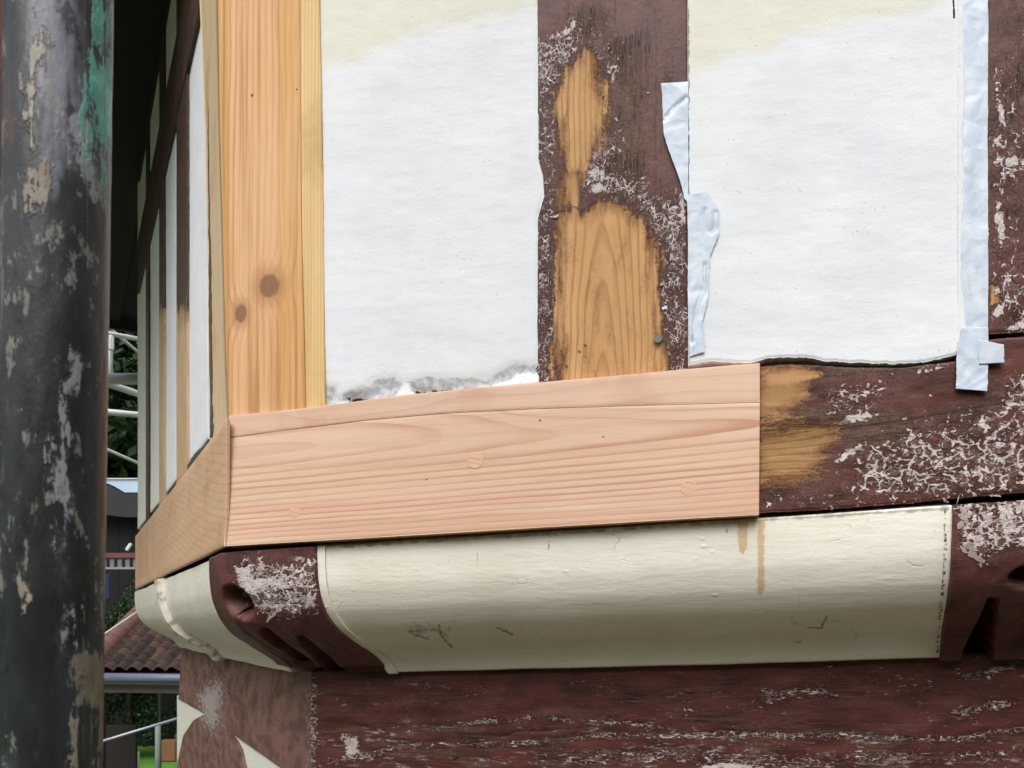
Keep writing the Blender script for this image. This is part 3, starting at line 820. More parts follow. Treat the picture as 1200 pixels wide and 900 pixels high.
ob = slab('old_sill', [(890, 601.5), (960, 597), (1060, 589), (1100, 585), (1290, 569)],
          [(890, 429), (920, 426), (960, 427.5), (1000, 430), (1060, 430), (1120, 423), (1160, 397), (1290, 386)], FR, .0, M_osill, house, 240, 110, .05, jitA=.8,
          jitB=.7, seed=12, disp=lambda px, py: .001 * vnoise(px, py, 40, 2) + .0006 * vnoise(px * .4, py, 10, 5) - .0015 * bare_o(px, py),
          attrs=A(bare_o, flake_o, grime_o, hole_o, lambda px, py: np.where(py < 490, .25 + .2 * vnoise(px * .3, py, 8, 2), (py + .13 * (px - 900) + 8 * vnoise(px * .5, py, 50, 4)) / 9.0)), es=.003)
ob['label'] = 'old brown sill with curling white flakes and a bare worn end'

chips(ob, FR, .0008, lambda px, py: np.clip(flake_o(px, py) - 1.3 * (bare_o(px, py) > .45), 0, 1), (892, 420, 1280, 600), 90, 105, (3.5, 12), (1.6, 4.6), (1, -.15), .4, .0009)
# --- left wall
LS = .0106
cpt = FR.at(263, 560, .013); vls = float(-(cpt - O) @ LF.iy)
slab('side_sill_board', [(263.3, 640), (228, 657), (190, 675), (158, 690.5)], [(265.5, 491), (240, 523), (200, 575), (158, 629)], LF, vls, M_lsill, house, 60, 14, .004,
     edge=.0015, disp=dsl)['label'] = 'tan sill board on the side wall, stained along its lower edge'
def vpline(px, py, x):                       # y at column x of the side-wall line through (px, py)
    return 729 + (py - 729) * (x - 77) / (px - 77)
def side_panel(x0, x1, seed, ytop, ybot, cream=0.0):
    a = [(x0, ytop(x0)), (x0, ybot(x0))]; b = [(x1, ytop(x1)), (x1, ybot(x1))]
    slab('plaster_panel', a, b, LF, -.004, M_pl1, house, 60, 14, .05, seed=seed, disp=disp_pl(seed), jitA=.15, jitB=.15,
         attrs={'cream': lambda px, py: np.full(px.shape, cream), 'grey': zero, 'hole': zero})
top_lo = lambda x: vpline(236, 0, x)
top_hi = lambda x: vpline(214, 0, x)
bot = lambda x: vpline(243, 515, x)
plate = lambda x: vpline(196, 0, x)
edges = [(243, 219), (206, 192), (186, 174), (170.5, 161.5)]
for i, (a, b) in enumerate(edges):
    side_panel(a + .5, b - .5, 50 + i, top_lo, bot, .1 if i < 2 else .6)
    side_panel(a + .5, b - .5, 60 + i, plate, lambda x: top_hi(x) + 1, .5)
# studs, brown above and scraped to tan wood below
for i, (a, b) in enumerate([(219, 206), (192, 186), (174, 170.5)]):
    br = (lambda px, py: np.clip((py - 330) / 60, 0, 1)) if i < 2 else zero
    slab('stud', [(a, plate(a)), (a, bot(a) + 8)], [(b, plate(b)), (b, bot(b) + 8)], LF, .001, M_lstud, house, 80, 8, .05,
         attrs=A(br, lambda px, py: np.full(px.shape, .15), lambda px, py: np.full(px.shape, .5), None, lambda px, py: px / 2.5), et=.08)
slab('side_rail', [(246, vpline(236, 0, 246)), (161, vpline(236, 0, 161))], [(246, vpline(214, 0, 246)), (161, vpline(214, 0, 161))], LF, .003, M_lstud, house, 60, 12, .05,
     attrs=A(None, lambda px, py: np.full(px.shape, .2), lambda px, py: np.full(px.shape, .45)))
slab('wall_plate', [(246, vpline(196, 0, 246) - 2), (161, vpline(196, 0, 161) - 2)], [(246, vpline(176, 0, 246)), (161, vpline(176, 0, 161))], LF, .004, M_dark, house, 20, 6, .05)
slab('dark_joint', [(242.5, 60), (243.5, 200), (244.5, 350), (246, 512)], [(244.5, 60), (245.5, 200), (246.5, 350), (248, 512)], LF, .0052, plain('grimy_joint', lin(96, 92, 78), .9, .4, 90), house, 160, 3, .01, jitA=.9, jitB=.7, seed=8, et=.3)
# rough strip coloured dark as the shadowed gap above the side sill
slab('dark_joint', [(246, 526), (226, 549), (205, 573)], [(243.5, 514), (224, 538), (204, 567)], LF, .0, plain('dark_gap_strip', lin(84, 70, 56), .9, .35, 60), house, 40, 4, .03, jitA=.8, jitB=1.2, seed=5)

# --- overhanging eaves above the side wall
zs = 1.545
roof = prism('roof', [FR.loc(p) for p in (LF.W(-.25, -.2, zs + .02), LF.W(-.25, .95, zs + .02), LF.W(-3.1, .95, zs + .02), LF.W(-3.1, -1.5, zs + .02), FR.W(1.2, -2.2, zs + .02), FR.W(1.2, -.3, zs + .02))],
             (0, 0, .22), M_dark, house, FR.M)
for k in range(7):
    v0 = -.02 + k * .14
    prism('soffit_board', [LF.loc(LF.W(x, v, zs)) for x, v in ((-.25, v0), (-.25, v0 + .134), (-3.05, v0 + .134), (-3.05, v0))], (0, 0, .018), M_dark, roof, LF.M)
prism('fascia', [LF.loc(LF.W(x, v, zs - .03)) for x, v in ((-3.08, -1.4), (-3.08, 1.0), (-3.105, 1.0), (-3.105, -1.4))], (0, 0, .16),
      plain('weathered_fascia', lin(78, 72, 70), .8, .2, 10), roof, LF.M)

# --- solid dark body added behind the skins to block leaking light
cu = [FR.loc(FR.W(0, 0, 0) + (FR.iy + LF.iy) / np.linalg.norm(FR.iy + LF.iy) * .065), FR.loc(LF.W(-1.67, -.055, 0)), FR.loc(LF.W(-1.67, -2.4, 0)), FR.loc(FR.W(1.25, -2.4, 0)), FR.loc(FR.W(1.25, -.055, 0))]
prism('blocking_core', [(p[0], p[1], .13) for p in cu], (0, 0, 1.43), M_core, house, FR.M)

# --- jetty cove: profile read along the bracket's side
edge_px = [(374, 641), (374, 662), (376, 690), (384, 716), (398, 736), (420, 753), (440, 766), (452, 778), (459, 790)]
bis = nrm(FR.iy + LF.iy)
base_pt = FR.at(374, 641, -.006)
pr = []
nb = np.array([-bis[1], bis[0], 0.0])
for (px, py) in edge_px:
    r = np.array([(px - CX) / FPX, 1, (HZ - py) / FPX]); tq = (base_pt @ nb) / (r @ nb); p = r * tq
    pr.append((FR.loc(p)[1], p[2]))
pr = np.array(pr)
pr[:, 0] = np.maximum.accumulate(pr[:, 0]); pr[:, 0] += .003 - pr[0, 0]
SL = .0365                                   # the old front runs a little out of level
xb = FR.loc(base_pt)[0]
pr[:, 1] -= SL * xb                          # heights at the corner
print('profile d,z:', np.round(pr, 3).tolist(), 'xb', round(float(xb), 3), 'half', round(math.degrees(HALF), 1))
def smooth_curve(Q, n):
    d = np.r_[0, np.cumsum(np.hypot(*np.diff(Q, axis=0).T))]
    s = np.linspace(0, d[-1], 400)
    C = np.stack([np.interp(s, d, Q[:, i]) for i in (0, 1)], -1)
    k = np.hanning(71); k /= k.sum()
    pad = np.pad(C, ((35, 35), (0, 0)), mode='reflect', reflect_type='odd')
    C = np.stack([np.convolve(pad[:, i], k, 'valid') for i in (0, 1)], -1)
    return C[np.linspace(0, 399, n).astype(int)]
PROF = smooth_curve(pr, 90)                  # (depth into the wall, height)
DEPTH = PROF[-1, 0]
tanv = np.gradient(PROF, axis=0); tanv /= np.linalg.norm(tanv, axis=1)[:, None]
PN = np.stack([tanv[:, 1], -tanv[:, 0]], -1) # profile normal in (depth, z): points outward (depth negative)
PN[PN[:, 0] > 0] *= 1
if PN[0, 0] > 0: PN = -PN
tp = np.linspace(0, 1, 90)

def scr(px, py):
    r = np.zeros(px.shape)
    for w, pts in ((1.1, [(645, 620), (644, 632), (643, 643)]), (.9, [(559, 648), (559, 664)]), (1.6, [(514, 733), (517, 745), (524, 753), (530, 758)]),
                   (1.0, [(480, 741), (504, 750)]), (1.6, [(583, 736), (596, 741), (601, 744)]), (1.7, [(969, 722), (963, 734)]), (1.3, [(945, 735), (964, 736)]),
                   (1.0, [(480, 740), (500, 738)]), (1.0, [(930, 752), (938, 753)]), (.9, [(850, 614), (852, 624)])):
        r = np.maximum(r, np.clip(1.05 - pline(px, py, pts) / (w * 1.9), 0, 1))
    return r
def drip(px, py):
    return np.maximum(soft([[(864, 600), (877, 600), (876, 640), (872, 651), (866, 646), (864, 630)]], 4)(px, py),
                      soft([[(887, 600), (897, 600), (896, 640), (896, 692), (891, 699), (887, 694), (888, 640)]], 4)(px, py))
dark_c = lambda px, py: np.clip(.75 * soft([[(470, 715), (540, 722), (560, 752), (500, 765), (460, 750)], [(570, 730), (640, 735), (640, 750), (570, 752)], [(900, 715), (985, 715), (985, 745), (900, 745)]], 34)(px, py)  # darker blotches, plus dark lines along the bracket and below the sill
                                + .8 * np.clip(1 - (pline(px, py, [(376, 640), (378, 690), (396, 732), (425, 755), (456, 790)]) / 7), 0, 1)
                                + .9 * np.clip(1 - pline(px, py, [(380, 641), (560, 630), (890, 609), (1110, 596)]) / 7, 0, 1), 0, 1)
chip_c = lambda px, py: .62 * np.clip(1.2 - pline(px, py, [(1107, 596), (1108, 640), (1105, 690), (1101, 730), (1098, 772)]) / 4.5, 0, 1)
ATT_C = {'scratch': scr, 'drip': drip, 'dirt_dark': dark_c, 'chip': chip_c}

def cove(name, frame, xL, xR, nx, sgn, slope, attrs, off=0.0, thick=.03, parent=house, mat=None, wob=1.0):
    """sweep the profile along a wall; xL / xR give the ends for each profile depth, heights shear with `slope`"""
    D = PROF[:, 0] + PN[:, 0] * off; Z = PROF[:, 1] + PN[:, 1] * off
    s = samp(nx, .004)
    a = np.array([xL(d) for d in D]); b = np.array([xR(d) for d in D])
    X = a[None, :] * (1 - s)[:, None] + b[None, :] * s[:, None]
    rip = wob * (.0009 * vnoise(X * 300, tp[None, :] * 60 + 0 * X, 22, 4) + .0022 * vnoise(X * 300, tp[None, :] * 50 + 0 * X, 60, 7))
    zz = Z[None, :] + slope * X * 1.0 + PN[None, :, 1] * rip
    W = frame.W(X, -(D[None, :] + PN[None, :, 0] * rip), zz)
    return grid(name, W, frame, mat or M_cream, parent, attrs, thick, back=(0, thick, thick * .3))

# front cove: left end runs along the bracket, right end read from the photo
rend = []
for q in ((1111, 594), (1110, 640), (1106, 700), (1101, 745), (1098, 772)):
    # find depth on the profile whose projection falls on this row
    best = None
    for d, z in PROF:
        p = FR.at(q[0], q[1], -d); e = abs(p[2] - (z + SL * FR.loc(p)[0]))
        if best is None or e < best[0]: best = (e, d, FR.loc(p)[0])
    rend.append(best[1:])
rend = np.array(rend)
o_ = np.argsort(rend[:, 0])
xR = lambda d: float(np.interp(d, rend[o_, 0], rend[o_, 1])) + .004
cv = cove('cove', FR, lambda d: xb + d * TANH - .010, xR, 330, 1, SL, ATT_C)
cv['label'] = 'long cream-painted cove under the new sill with two brown drips'
# cream bead along the bracket
cove('cove_bead', FR, lambda d: xb + d * TANH - .004, lambda d: xb + d * TANH + .012, 5, 1, SL,
     {'scratch': zero, 'drip': zero, 'dirt_dark': lambda px, py: np.full(px.shape, .3), 'chip': zero}, off=.0028, thick=.012, wob=0)

# side coves and the rib between them
AT0 = {'scratch': zero, 'drip': zero, 'dirt_dark': lambda px, py: np.full(px.shape, .12), 'chip': zero}
ribx = LF.loc(LF.at(196, 700, -.01))[0]
endx = LF.loc(LF.at(161, 700, -.01))[0]
cove('cove', LF, lambda d: ribx, lambda d: -.1 - d * TANH, 60, 1, -LS, AT0)['label'] = 'cream cove on the side wall between bracket and rib'
cove('cove', LF, lambda d: endx + d * .5, lambda d: ribx, 30, 1, -LS, AT0)['label'] = 'short cream cove at the far end of the side wall'
cove('cove_rib', LF, lambda d: ribx - .06, lambda d: ribx + .012, 8, 1, -LS,
     {'scratch': zero, 'drip': zero, 'dirt_dark': lambda px, py: .5 + .35 * vnoise(px, py, 6, 2), 'chip': lambda px, py: .45 * np.clip(1.2 - np.abs(px - 191) / 4, 0, 1)}, off=.016, thick=.03)

# --- carved brackets
def bracket(name, x0, wl, wr, left_wing, attrs, carve, slope=SL, off=.007):
    ns = 150
    s = np.unique(np.r_[np.linspace(-wl, wr, ns), 0.0, -.0015, .0015])
    X = np.repeat(s[:, None], 90, 1); T = np.repeat(tp[None, :], len(s), 0)
    c = carve(X, T)
    D = PROF[None, :, 0] + PN[None, :, 0] * (off - c); Z = PROF[None, :, 1] + PN[None, :, 1] * (off - c)
    Df = PROF[None, :, 0] + 0 * X
    Wr = FR.W(x0 + X + Df * TANH, -D, Z + slope * (x0 + X))
    if left_wing:
        Wl_ = LF.W(X - Df * TANH, -D, Z + LS * -X)
        W = np.where((X < 0)[..., None], Wl_, Wr)
    else:
        W = Wr
    return grid(name, W, FR, M_brk, house, attrs, .06, back=bis @ np.stack([FR.ax, FR.iy, [0, 0, 1]], 1) * .08 + np.array([0, 0, .01]))
def carve_l(X, T):
    # eye cut into the arris, lip below it, then two long flutes towards the foot
    e1 = np.exp(-(((X - .008 + -.06 * (T - .3)) / .026) ** 2 + ((T - .29) / .085) ** 2) ** 4) * .10
    lip = np.exp(-((X - .012) / .03) ** 2 - ((T - .42) / .05) ** 2) * -.005
    def flute(xa, ta, xb_, tb, w, dep):
        f = np.clip((T - ta) / (tb - ta), 0, 1)
        cx = xa + (xb_ - xa) * f
        ww = w * (.35 + .65 * np.sqrt(f))
        return dep * np.exp(-((X - cx) / ww) ** 4) * np.clip((T - ta) / .10, 0, 1) * (T > ta)
    fl = flute(.034, .45, .010, 1.05, .018, .034) + flute(.082, .52, .050, 1.05, .014, .022) + flute(-.02, .62, -.03, 1.05, .012, .016)
    arr = .007 * np.exp(-(X / .008) ** 2)
    cut = .016 * np.clip((T - .9) / .1, 0, 1)
    return e1 + lip + fl + arr + cut + .0007 * vnoise(X * 1500, T * 160, 9, 3)
fl_br = soft([[(268, 668), (285, 652), (330, 655), (372, 652), (374, 715), (345, 722), (300, 720), (285, 700)]], 16)
bk = bracket('bracket', 0.0, .125, xb - .003, True,
             A(None, lambda px, py: np.clip(1.1 * fl_br(px, py), .05, 1), lambda px, py: .55 * soft([[(255, 640), (375, 640), (375, 665), (340, 665), (258, 655)]], 14)(px, py)), carve_l)
chips(bk, FR, 0, lambda px, py: fl_br(px, py), (258, 644, 374, 724), 120, 109, (4, 14), (2.2, 6.5), (1, .05), .6, .0009, grid_surf(bk, FR))
bk['label'] = 'carved dark brown bracket under the corner, white flakes on its face'
xr0 = xR(.006) + .003
def carve_r(X, T):
    sl = .07 * np.clip(1 - ((X - .056 + .010 * T) / (.006 + .028 * np.clip(T - .45, 0, 1))) ** 6, 0, 1) * (T > .47)
    e = .045 * np.exp(-(((X - .100) / .03) ** 2 + ((T - .36) / .055) ** 2) ** 3)
    return sl + e + .0007 * vnoise(X * 1500, T * 160, 9, 5)
fl_r = soft([[(1115, 590), (1160, 582), (1290, 575), (1290, 640), (1180, 645), (1150, 660), (1125, 640)]], 16)
D0 = [(d, xR(d)) for d in PROF[:, 0]]
def bracket_r():
    s = np.linspace(0, .24, 150)
    X = np.repeat(s[:, None], 90, 1); T = np.repeat(tp[None, :], 150, 0)
    c = carve_r(X, T)
    D = PROF[None, :, 0] + PN[None, :, 0] * (.008 - c); Z = PROF[None, :, 1] + PN[None, :, 1] * (.008 - c)
    XX = np.array([x for _, x in D0])[None, :] + X
    W = FR.W(XX, -D, Z + SL * XX)
    return grid('bracket', W, FR, M_brk, house, A(None, lambda px, py: np.clip(1.15 * fl_r(px, py), .05, 1), lambda px, py: .3 + 0 * px), .06, back=(0, .1, .01))
bkr = bracket_r()
chips(bkr, FR, 0, lambda px, py: fl_r(px, py), (1114, 582, 1230, 662), 110, 111, (4, 17), (2.4, 7), (1, .5), .4, .0009, grid_surf(bkr, FR))
bkr['label'] = 'carved dark brown bracket at the right edge with a deep slot'

# --- lower storey: front beam, side beam, braces, plaster
d = DEPTH + .014
zb = PROF[-1, 1]
def lowfl(px, py):
    r = np.zeros(px.shape)
    for w, a, pts in ((3, .55, [(480, 858), (560, 846), (640, 842), (780, 852)]), (3.5, .62, [(380, 895), (470, 875), (600, 872), (700, 862), (830, 862), (1000, 862), (1110, 868), (1210, 852)]),
                      (8, .45, [(640, 890), (800, 885), (900, 893), (1200, 885)]), (7, .6, [(900, 815), (960, 808), (965, 812)]), (4, .6, [(1120, 780), (1125, 795), (1190, 780)]),
                      (4, .6, [(1120, 835), (1200, 822)]), (5, .7, [(366, 805), (366, 900)]), (6, .8, [(404, 866), (416, 884)])):
        r = np.maximum(r, a * np.clip(1.4 - pline(px, py, pts) / (w * 1.3), 0, 1))
    return np.clip(r + .22 + .14 * vnoise(px, py, 40, 3), 0, .88)
grime_b = lambda px, py: np.clip(.12 + .4 * vnoise(px * .3, py, 14, 8) + .18 * np.clip((py - 835) / 20, 0, 1), 0, 1)
def hole_b(px, py):
    wy = py + 2.5 * vnoise(px, py * 0, 22, 6) + 1.2 * vnoise(px, py * 0, 7, 8)
    r = np.zeros(px.shape)
    for w, pts in ((1.3, [(480, 872), (600, 858), (700, 850)]), (1.2, [(380, 893), (470, 876), (590, 874)]), (1.6, [(620, 866), (720, 858), (830, 860), (1000, 859), (1100, 866), (1200, 850)]), (1.0, [(700, 842), (800, 846), (960, 848)])):
        r = np.maximum(r, np.clip(1.2 - pline(px, wy, pts) / w, 0, 1))
    return .85 * r * np.clip(.5 + 1.2 * vnoise(px, py, 30, 4), 0, 1)
lb = slab('lower_beam', [(364, 1010), (1290, 1010)], [(364, 787), (470, 782), (1290, 761)], FR, -d, M_beam, house, 300, 90, .1, seed=7,
     disp=lambda px, py: .0012 * vnoise(px * .3, py, 12, 6) + .0008 * vnoise(px, py, 30, 2) - .002 * hole_b(px, py), attrs=A(None, lowfl, grime_b, hole_b, None, lambda px, py: np.clip(.2 * np.clip((py - 838) / 30, 0, 1) + .3 * vnoise(px * .25, py, 11, 12) - .02, 0, .6)), es=.002, et=.01)
lb['label'] = 'long dark red-brown beam below the cream cove, paint crazed white'
chips(lb, FR, -d + .0008, lambda px, py: lowfl(px, py) ** 1.3, (366, 792, 1280, 960), 350, 107, (2.5, 10), (.9, 3.0), (1, -.04), .7, .0006)
vb = -d
flk_l = lambda px, py: np.full(px.shape, .12) + .45 * np.clip(1.2 - pline(px, py, [(362, 800), (362, 905)]) / 6, 0, 1)
gr_l = lambda px, py: np.clip(.05 + .15 * vnoise(px, py, 26, 5), 0, 1)
hz_l = lambda px, py: np.clip(.08 + .08 * vnoise(px, py, 30, 9) + .95 * soft([[(238, 816), (256, 806), (258, 842), (250, 856), (238, 846)]], 14)(px, py) + .3 * soft([[(240, 770), (256, 770), (258, 820), (238, 820)]], 16)(px, py), 0, 1)
jy = lambda x: np.interp(x, [205, 232, 255, 330, 366], [817, 832, 848, 901, 926])
slab('side_beam', [(x, float(jy(x))) for x in (209, 232, 255, 300, 366)], [(213, 748), (232, 752), (300, 768), (366, 786)], LF, vb, M_lbeam, house, 90, 40, .08, seed=8, jitA=.3,
     disp=lambda px, py: .0006 * vnoise(px, py, 25, 2), attrs=A(None, flk_l, gr_l, None, None, hz_l))['label'] = 'faded brown beam on the lower side wall'
slab('brace', [(212, 1000), (206, 900), (214, 862), (226, 844), (240, 836), (254, 846)], [(300, 1000), (288, 910), (284, 890), (281, 878), (277, 870), (264, 852)], LF, vb + .001, M_lbeam, house, 80, 40, .05, seed=2,
     attrs=A(None, lambda px, py: np.full(px.shape, .1), gr_l, None, None, hz_l))['label'] = 'curved faded brown brace meeting the side beam'
slab('lower_panel', [(207, 1010), (207, 815)], [(368, 1010), (368, 880)], LF, vb - .006, M_pl1, house, 60, 40, .03, disp=disp_pl(70),
     attrs={'cream': lambda px, py: np.full(px.shape, .7), 'grey': zero, 'hole': zero})['label'] = 'cream plaster showing as triangles around the lower brace'
lp = FR.loc(O + bis * (d + .08) / math.cos(HALF)); e1 = FR.loc(LF.W(-1.62, vb - .03, 0)); e2 = FR.loc(LF.W(-1.62, -2.2, 0))
prism('blocking_core', [(lp[0], lp[1], GROUND), (e1[0], e1[1], GROUND), (e2[0], e2[1], GROUND), (1.2, 2.3, GROUND), (1.2, d + .08, GROUND)], (0, 0, -GROUND + .13), M_core, house, FR.M)  # lower part of the added dark body that blocks leaking light
# lower masonry skin down to the ground
M_low = plain('cream_render', lin(196, 188, 164), .8, .1, 12)
a1 = FR.loc(FR.at(364, 1010, -d)); a2 = FR.loc(FR.at(1290, 1010, -d))
prism('lower_wall', [(a1[0], d - .002, GROUND), (a2[0], d - .002, GROUND), (a2[0], d + .07, GROUND), (a1[0] + .02, d + .07, GROUND)], (0, 0, min(a1[2], a2[2]) - GROUND - .002), M_low, house, FR.M)
b1 = LF.loc(LF.at(366, 1000, vb)); b2 = LF.loc(LF.at(209, 990, vb))
prism('lower_wall', [(b1[0], d - .002, GROUND), (b1[0], d + .06, GROUND), (b2[0], d + .06, GROUND), (b2[0], d - .002, GROUND)], (0, 0, b2[2] - .05 - GROUND), M_low, house, LF.M)

# ------------------------------------------------------------------ tape left on the wall: things of their own
def tape(A_, B_, v, label, seed, fold_shade=None, ns=70, nt=18, disp_a=.0009, jit=.6):
    def dd(px, py):
        e = .0006 * vnoise(px, py, 16, seed) + disp_a * vnoise(px * 1.5, py * .5, 20, seed + 1)
        return e - (.0018 * fold_shade(px, py) if fold_shade else 0)
    o = slab('masking_tape', A_, B_, FR, v, M_tape, None, ns, nt, .0006, jitA=jit, jitB=jit, seed=seed, disp=dd, edge=.0002,
             attrs={'fold_shade': fold_shade or zero})
    return tag(o, label, 'tape', 'strips of masking tape on the timbers')
tape([(1124, -160), (1124, 250), (1124, 392)], [(1158, -160), (1158, 392)], .0022,
     'long upright strip of blue-white tape on the right edge of the wide plaster panel', 61,
     lambda px, py: .5 * np.clip(1 - pline(px, py, [(1134, 320), (1143, 385)]) / 6, 0, 1), ns=150, disp_a=.0008)
tape([(1126, 384), (1121, 420), (1120, 456)], [(1158, 384), (1158, 420), (1157, 459)], .0058,
     'short torn piece of whitish tape hanging onto the old brown sill', 63, lambda px, py: .45 * np.clip(1 - pline(px, py, [(1122, 418), (1146, 440)]) / 10, 0, 1), jit=.7)
tape([(1146, 398), (1148, 426)], [(1176.5, 404), (1177.5, 425)], .0068, 'small square tab of tape pointing right across the post foot', 65, ns=20, nt=16)
tape([(775, 97), (777, 140), (778, 158), (786, 184), (797, 212), (802, 232)], [(806.5, 95), (806.5, 150), (806.5, 190), (806.5, 215), (806.5, 238)], .0034,
     'pale blue creased tape overlapping the right edge of the peeling stud', 67,
     lambda px, py: np.clip(1 - pline(px, py, [(778, 140), (790, 126), (804, 114)]) / 3.5, 0, 1))
fo2 = lambda px, py: np.maximum.reduce([.9 * np.clip(1 - pline(px, py, [(838, 250), (838, 268), (834, 272)]) / 5, 0, 1), .7 * np.clip(1 - pline(px, py, [(826, 246), (821, 262), (818, 290)]) / 4, 0, 1),
                                        .8 * np.clip(1 - pline(px, py, [(826, 310), (826, 340), (816, 362), (811, 400)]) / 5, 0, 1)])
tape([(805, 228), (806, 300), (806.5, 380), (808, 418)], [(830, 226), (843, 246), (842, 275), (832, 300), (830, 345), (822, 385), (826, 412)], .0048,
     'crumpled bluish tape smeared with plaster beside the foot of the peeling stud', 69, fo2, ns=110, nt=26, disp_a=.0012)

# ------------------------------------------------------------------ scaffold pole in front
def pole_obj():
    n, m = 180, 420
    c1 = np.array([-.2288, .3886, .3195]); c2 = np.array([-.2332, .3862, -.0686])
    ax = (c1 - c2) / (c1[2] - c2[2])
    z = np.unique(np.r_[np.linspace(GROUND, -.2, 20), np.linspace(-.2, .5, m), np.linspace(.5, 2.6, 14)])
    c = c1 + (z - c1[2])[:, None] * ax
    th = np.linspace(0, 2 * np.pi, n, endpoint=False)
    R = .02415
    V = c[:, None] + R * np.stack([np.cos(th), np.sin(th), 0 * th], -1)[None]
    V = V + (.0002 * vnoise(np.repeat(th[None] * 30, len(z), 0), np.repeat(z[:, None] * 400, n, 1), 6, 3))[..., None] * np.stack([np.cos(th), np.sin(th), 0 * th], -1)[None]
    idx = np.arange(len(z) * n).reshape(len(z), n); nx = np.roll(idx, -1, 1)
    F = np.stack([idx[:-1], nx[:-1], nx[1:], idx[1:]], -1).reshape(-1, 4)
    base = np.array([c[0][0], c[0][1], GROUND])
    me = mesh_np('scaffold_pole', V.reshape(-1, 3) - base, F)
    px, py = proj(V.reshape(-1, 3))
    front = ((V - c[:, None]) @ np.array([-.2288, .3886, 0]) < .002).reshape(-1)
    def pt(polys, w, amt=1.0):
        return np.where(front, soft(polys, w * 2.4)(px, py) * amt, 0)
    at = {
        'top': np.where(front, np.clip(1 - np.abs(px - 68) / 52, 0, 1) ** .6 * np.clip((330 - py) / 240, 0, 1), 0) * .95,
        'teal': pt([[(92, -40), (120, -40), (130, 20), (134, 90), (134, 230), (126, 210), (118, 150), (104, 110), (96, 60)]], 14),
        'beige': np.maximum(pt([[(40, -20), (52, -20), (54, 40), (60, 60), (46, 84), (44, 115), (34, 125), (26, 118), (34, 70), (44, 30)], [(28, 120), (44, 110), (42, 165), (34, 200), (30, 170)],
                       [(32, 195), (50, 196), (52, 222), (42, 262), (34, 255)], [(92, 776), (124, 760), (124, 900), (118, 900), (112, 840)], [(80, 838), (94, 838), (92, 900), (80, 900)],
                       [(22, 680), (44, 684), (44, 732), (30, 736)]], 8), 0),
        'pale': pt([[(76, 136), (106, 138), (108, 160), (84, 162)], [(94, 184), (110, 180), (120, 240), (104, 238)], [(76, 410), (102, 404), (106, 440), (82, 470), (70, 460)], [(72, 545), (79, 545), (80, 640), (74, 640)],
                    [(48, 508), (62, 510), (60, 530), (44, 522)], [(108, 670), (122, 670), (122, 750), (110, 748)], [(76, 715), (90, 710), (84, 745), (76, 742)], [(56, 460), (66, 450), (88, 490), (86, 530), (80, 528)]], 10, .85),
        'rust': np.maximum(pt([[(6, 90), (26, 84), (30, 150), (6, 180)], [(112, 100), (128, 100), (126, 180), (116, 220), (112, 150)], [(118, 300), (132, 300), (128, 900), (112, 900)]], 14, .8), 0),
    }
    for k, a in at.items():
        q = me.attributes.new(k, 'FLOAT', 'POINT'); q.data.foreach_set('value', np.asarray(a, np.float32))
    o = link('scaffold_pole', me, M_pole, None, Matrix.Translation(base))
    return tag(o, 'upright dark scaffold pole with chipped teal, white and beige paint, nearest the camera', 'pole'), c1, R
pole, pc, pR = pole_obj()
# rusty coupler gripping the pole from its left; only its edge shows
cpl = empty('scaffold_coupler', (pc[0] - .05, pc[1] + .045, .23), 'rusty red-brown coupler behind the top left of the dark pole', 'coupler')
M_rust = plain('rusty_red_steel', lin(104, 58, 50), .75, .3, 40)
box('coupler_body', (pc[0] - .047, pc[1] + .028, .31), (.05, .05, .16), M_rust, cpl, .4, .008)
V, F = tube_geo((pc[0] - .045, pc[1] + .01, .27), (pc[0] - .085, pc[1] + .005, .27), .007, 6); link('bolt', mesh_np('bolt', V, F, False), M_rust, cpl)
V, F = tube_geo((pc[0] - .045, pc[1] + .01, .35), (pc[0] - .085, pc[1] + .005, .35), .007, 6); link('bolt', mesh_np('bolt', V, F, False), M_rust, cpl)

# unseen platform under the viewer, added to cut bounce onto the cove
deck = empty('bounce_deck', (.3, 0, -1.56), 'unseen dark scaffold boards added below the viewer to dim the upward bounce', 'platform')
M_deck = plain('weathered_scaffold_board', lin(100, 84, 66), .85, .25, 5)
dq = math.atan2(FR.ax[1], FR.ax[0])
for k in range(8):
    c = np.array([.35, .0, 0]) + FR.iy * (.66 - k * .232)
    box('bounce_board', (c[0], c[1], -1.575 + .002 * (k % 3)), (4.2 - .1 * (k % 2), .225, .038), M_deck, deck, dq, .004)

# ------------------------------------------------------------------ ground and background
def ground():
    m = Mat('lawn')
    n = m.noise(m.P, .5, 4); f = m.noise(m.P, 30.0, 3)
    c = m.mix(n.step(.35, .65), lin(74, 118, 44), lin(92, 136, 54))
    c = m.mix(f.step(.4, .7) * .5, c, lin(54, 100, 26))
    mat = m.out(c, .9, f, .02, .5, spec=.2)
    xs = np.linspace(-300, 300, 40); ys = np.linspace(-60, 500, 40)
    X, Y = np.meshgrid(xs, ys, indexing='ij')
    V = np.stack([X, Y, 0 * X], -1).reshape(-1, 3)
    idx = np.arange(1600).reshape(40, 40)
    F = np.stack([idx[:-1, :-1], idx[1:, :-1], idx[1:, 1:], idx[:-1, 1:]], -1).reshape(-1, 4)
    o = link('ground', mesh_np('ground', V, F), mat, None, Matrix.Translation((0, 0, GROUND)))
    o['kind'] = 'structure'
    # paved yard round the house
    ym = plain('yard_paving', lin(104, 100, 92), .9, .15, 1.5)
    p = prism('yard', [(-9, -8, GROUND + .004), (9, -8, GROUND + .004), (9, 14, GROUND + .004), (-9, 14, GROUND + .004)], (0, 0, .02), ym)
    p['kind'] = 'structure'
ground()

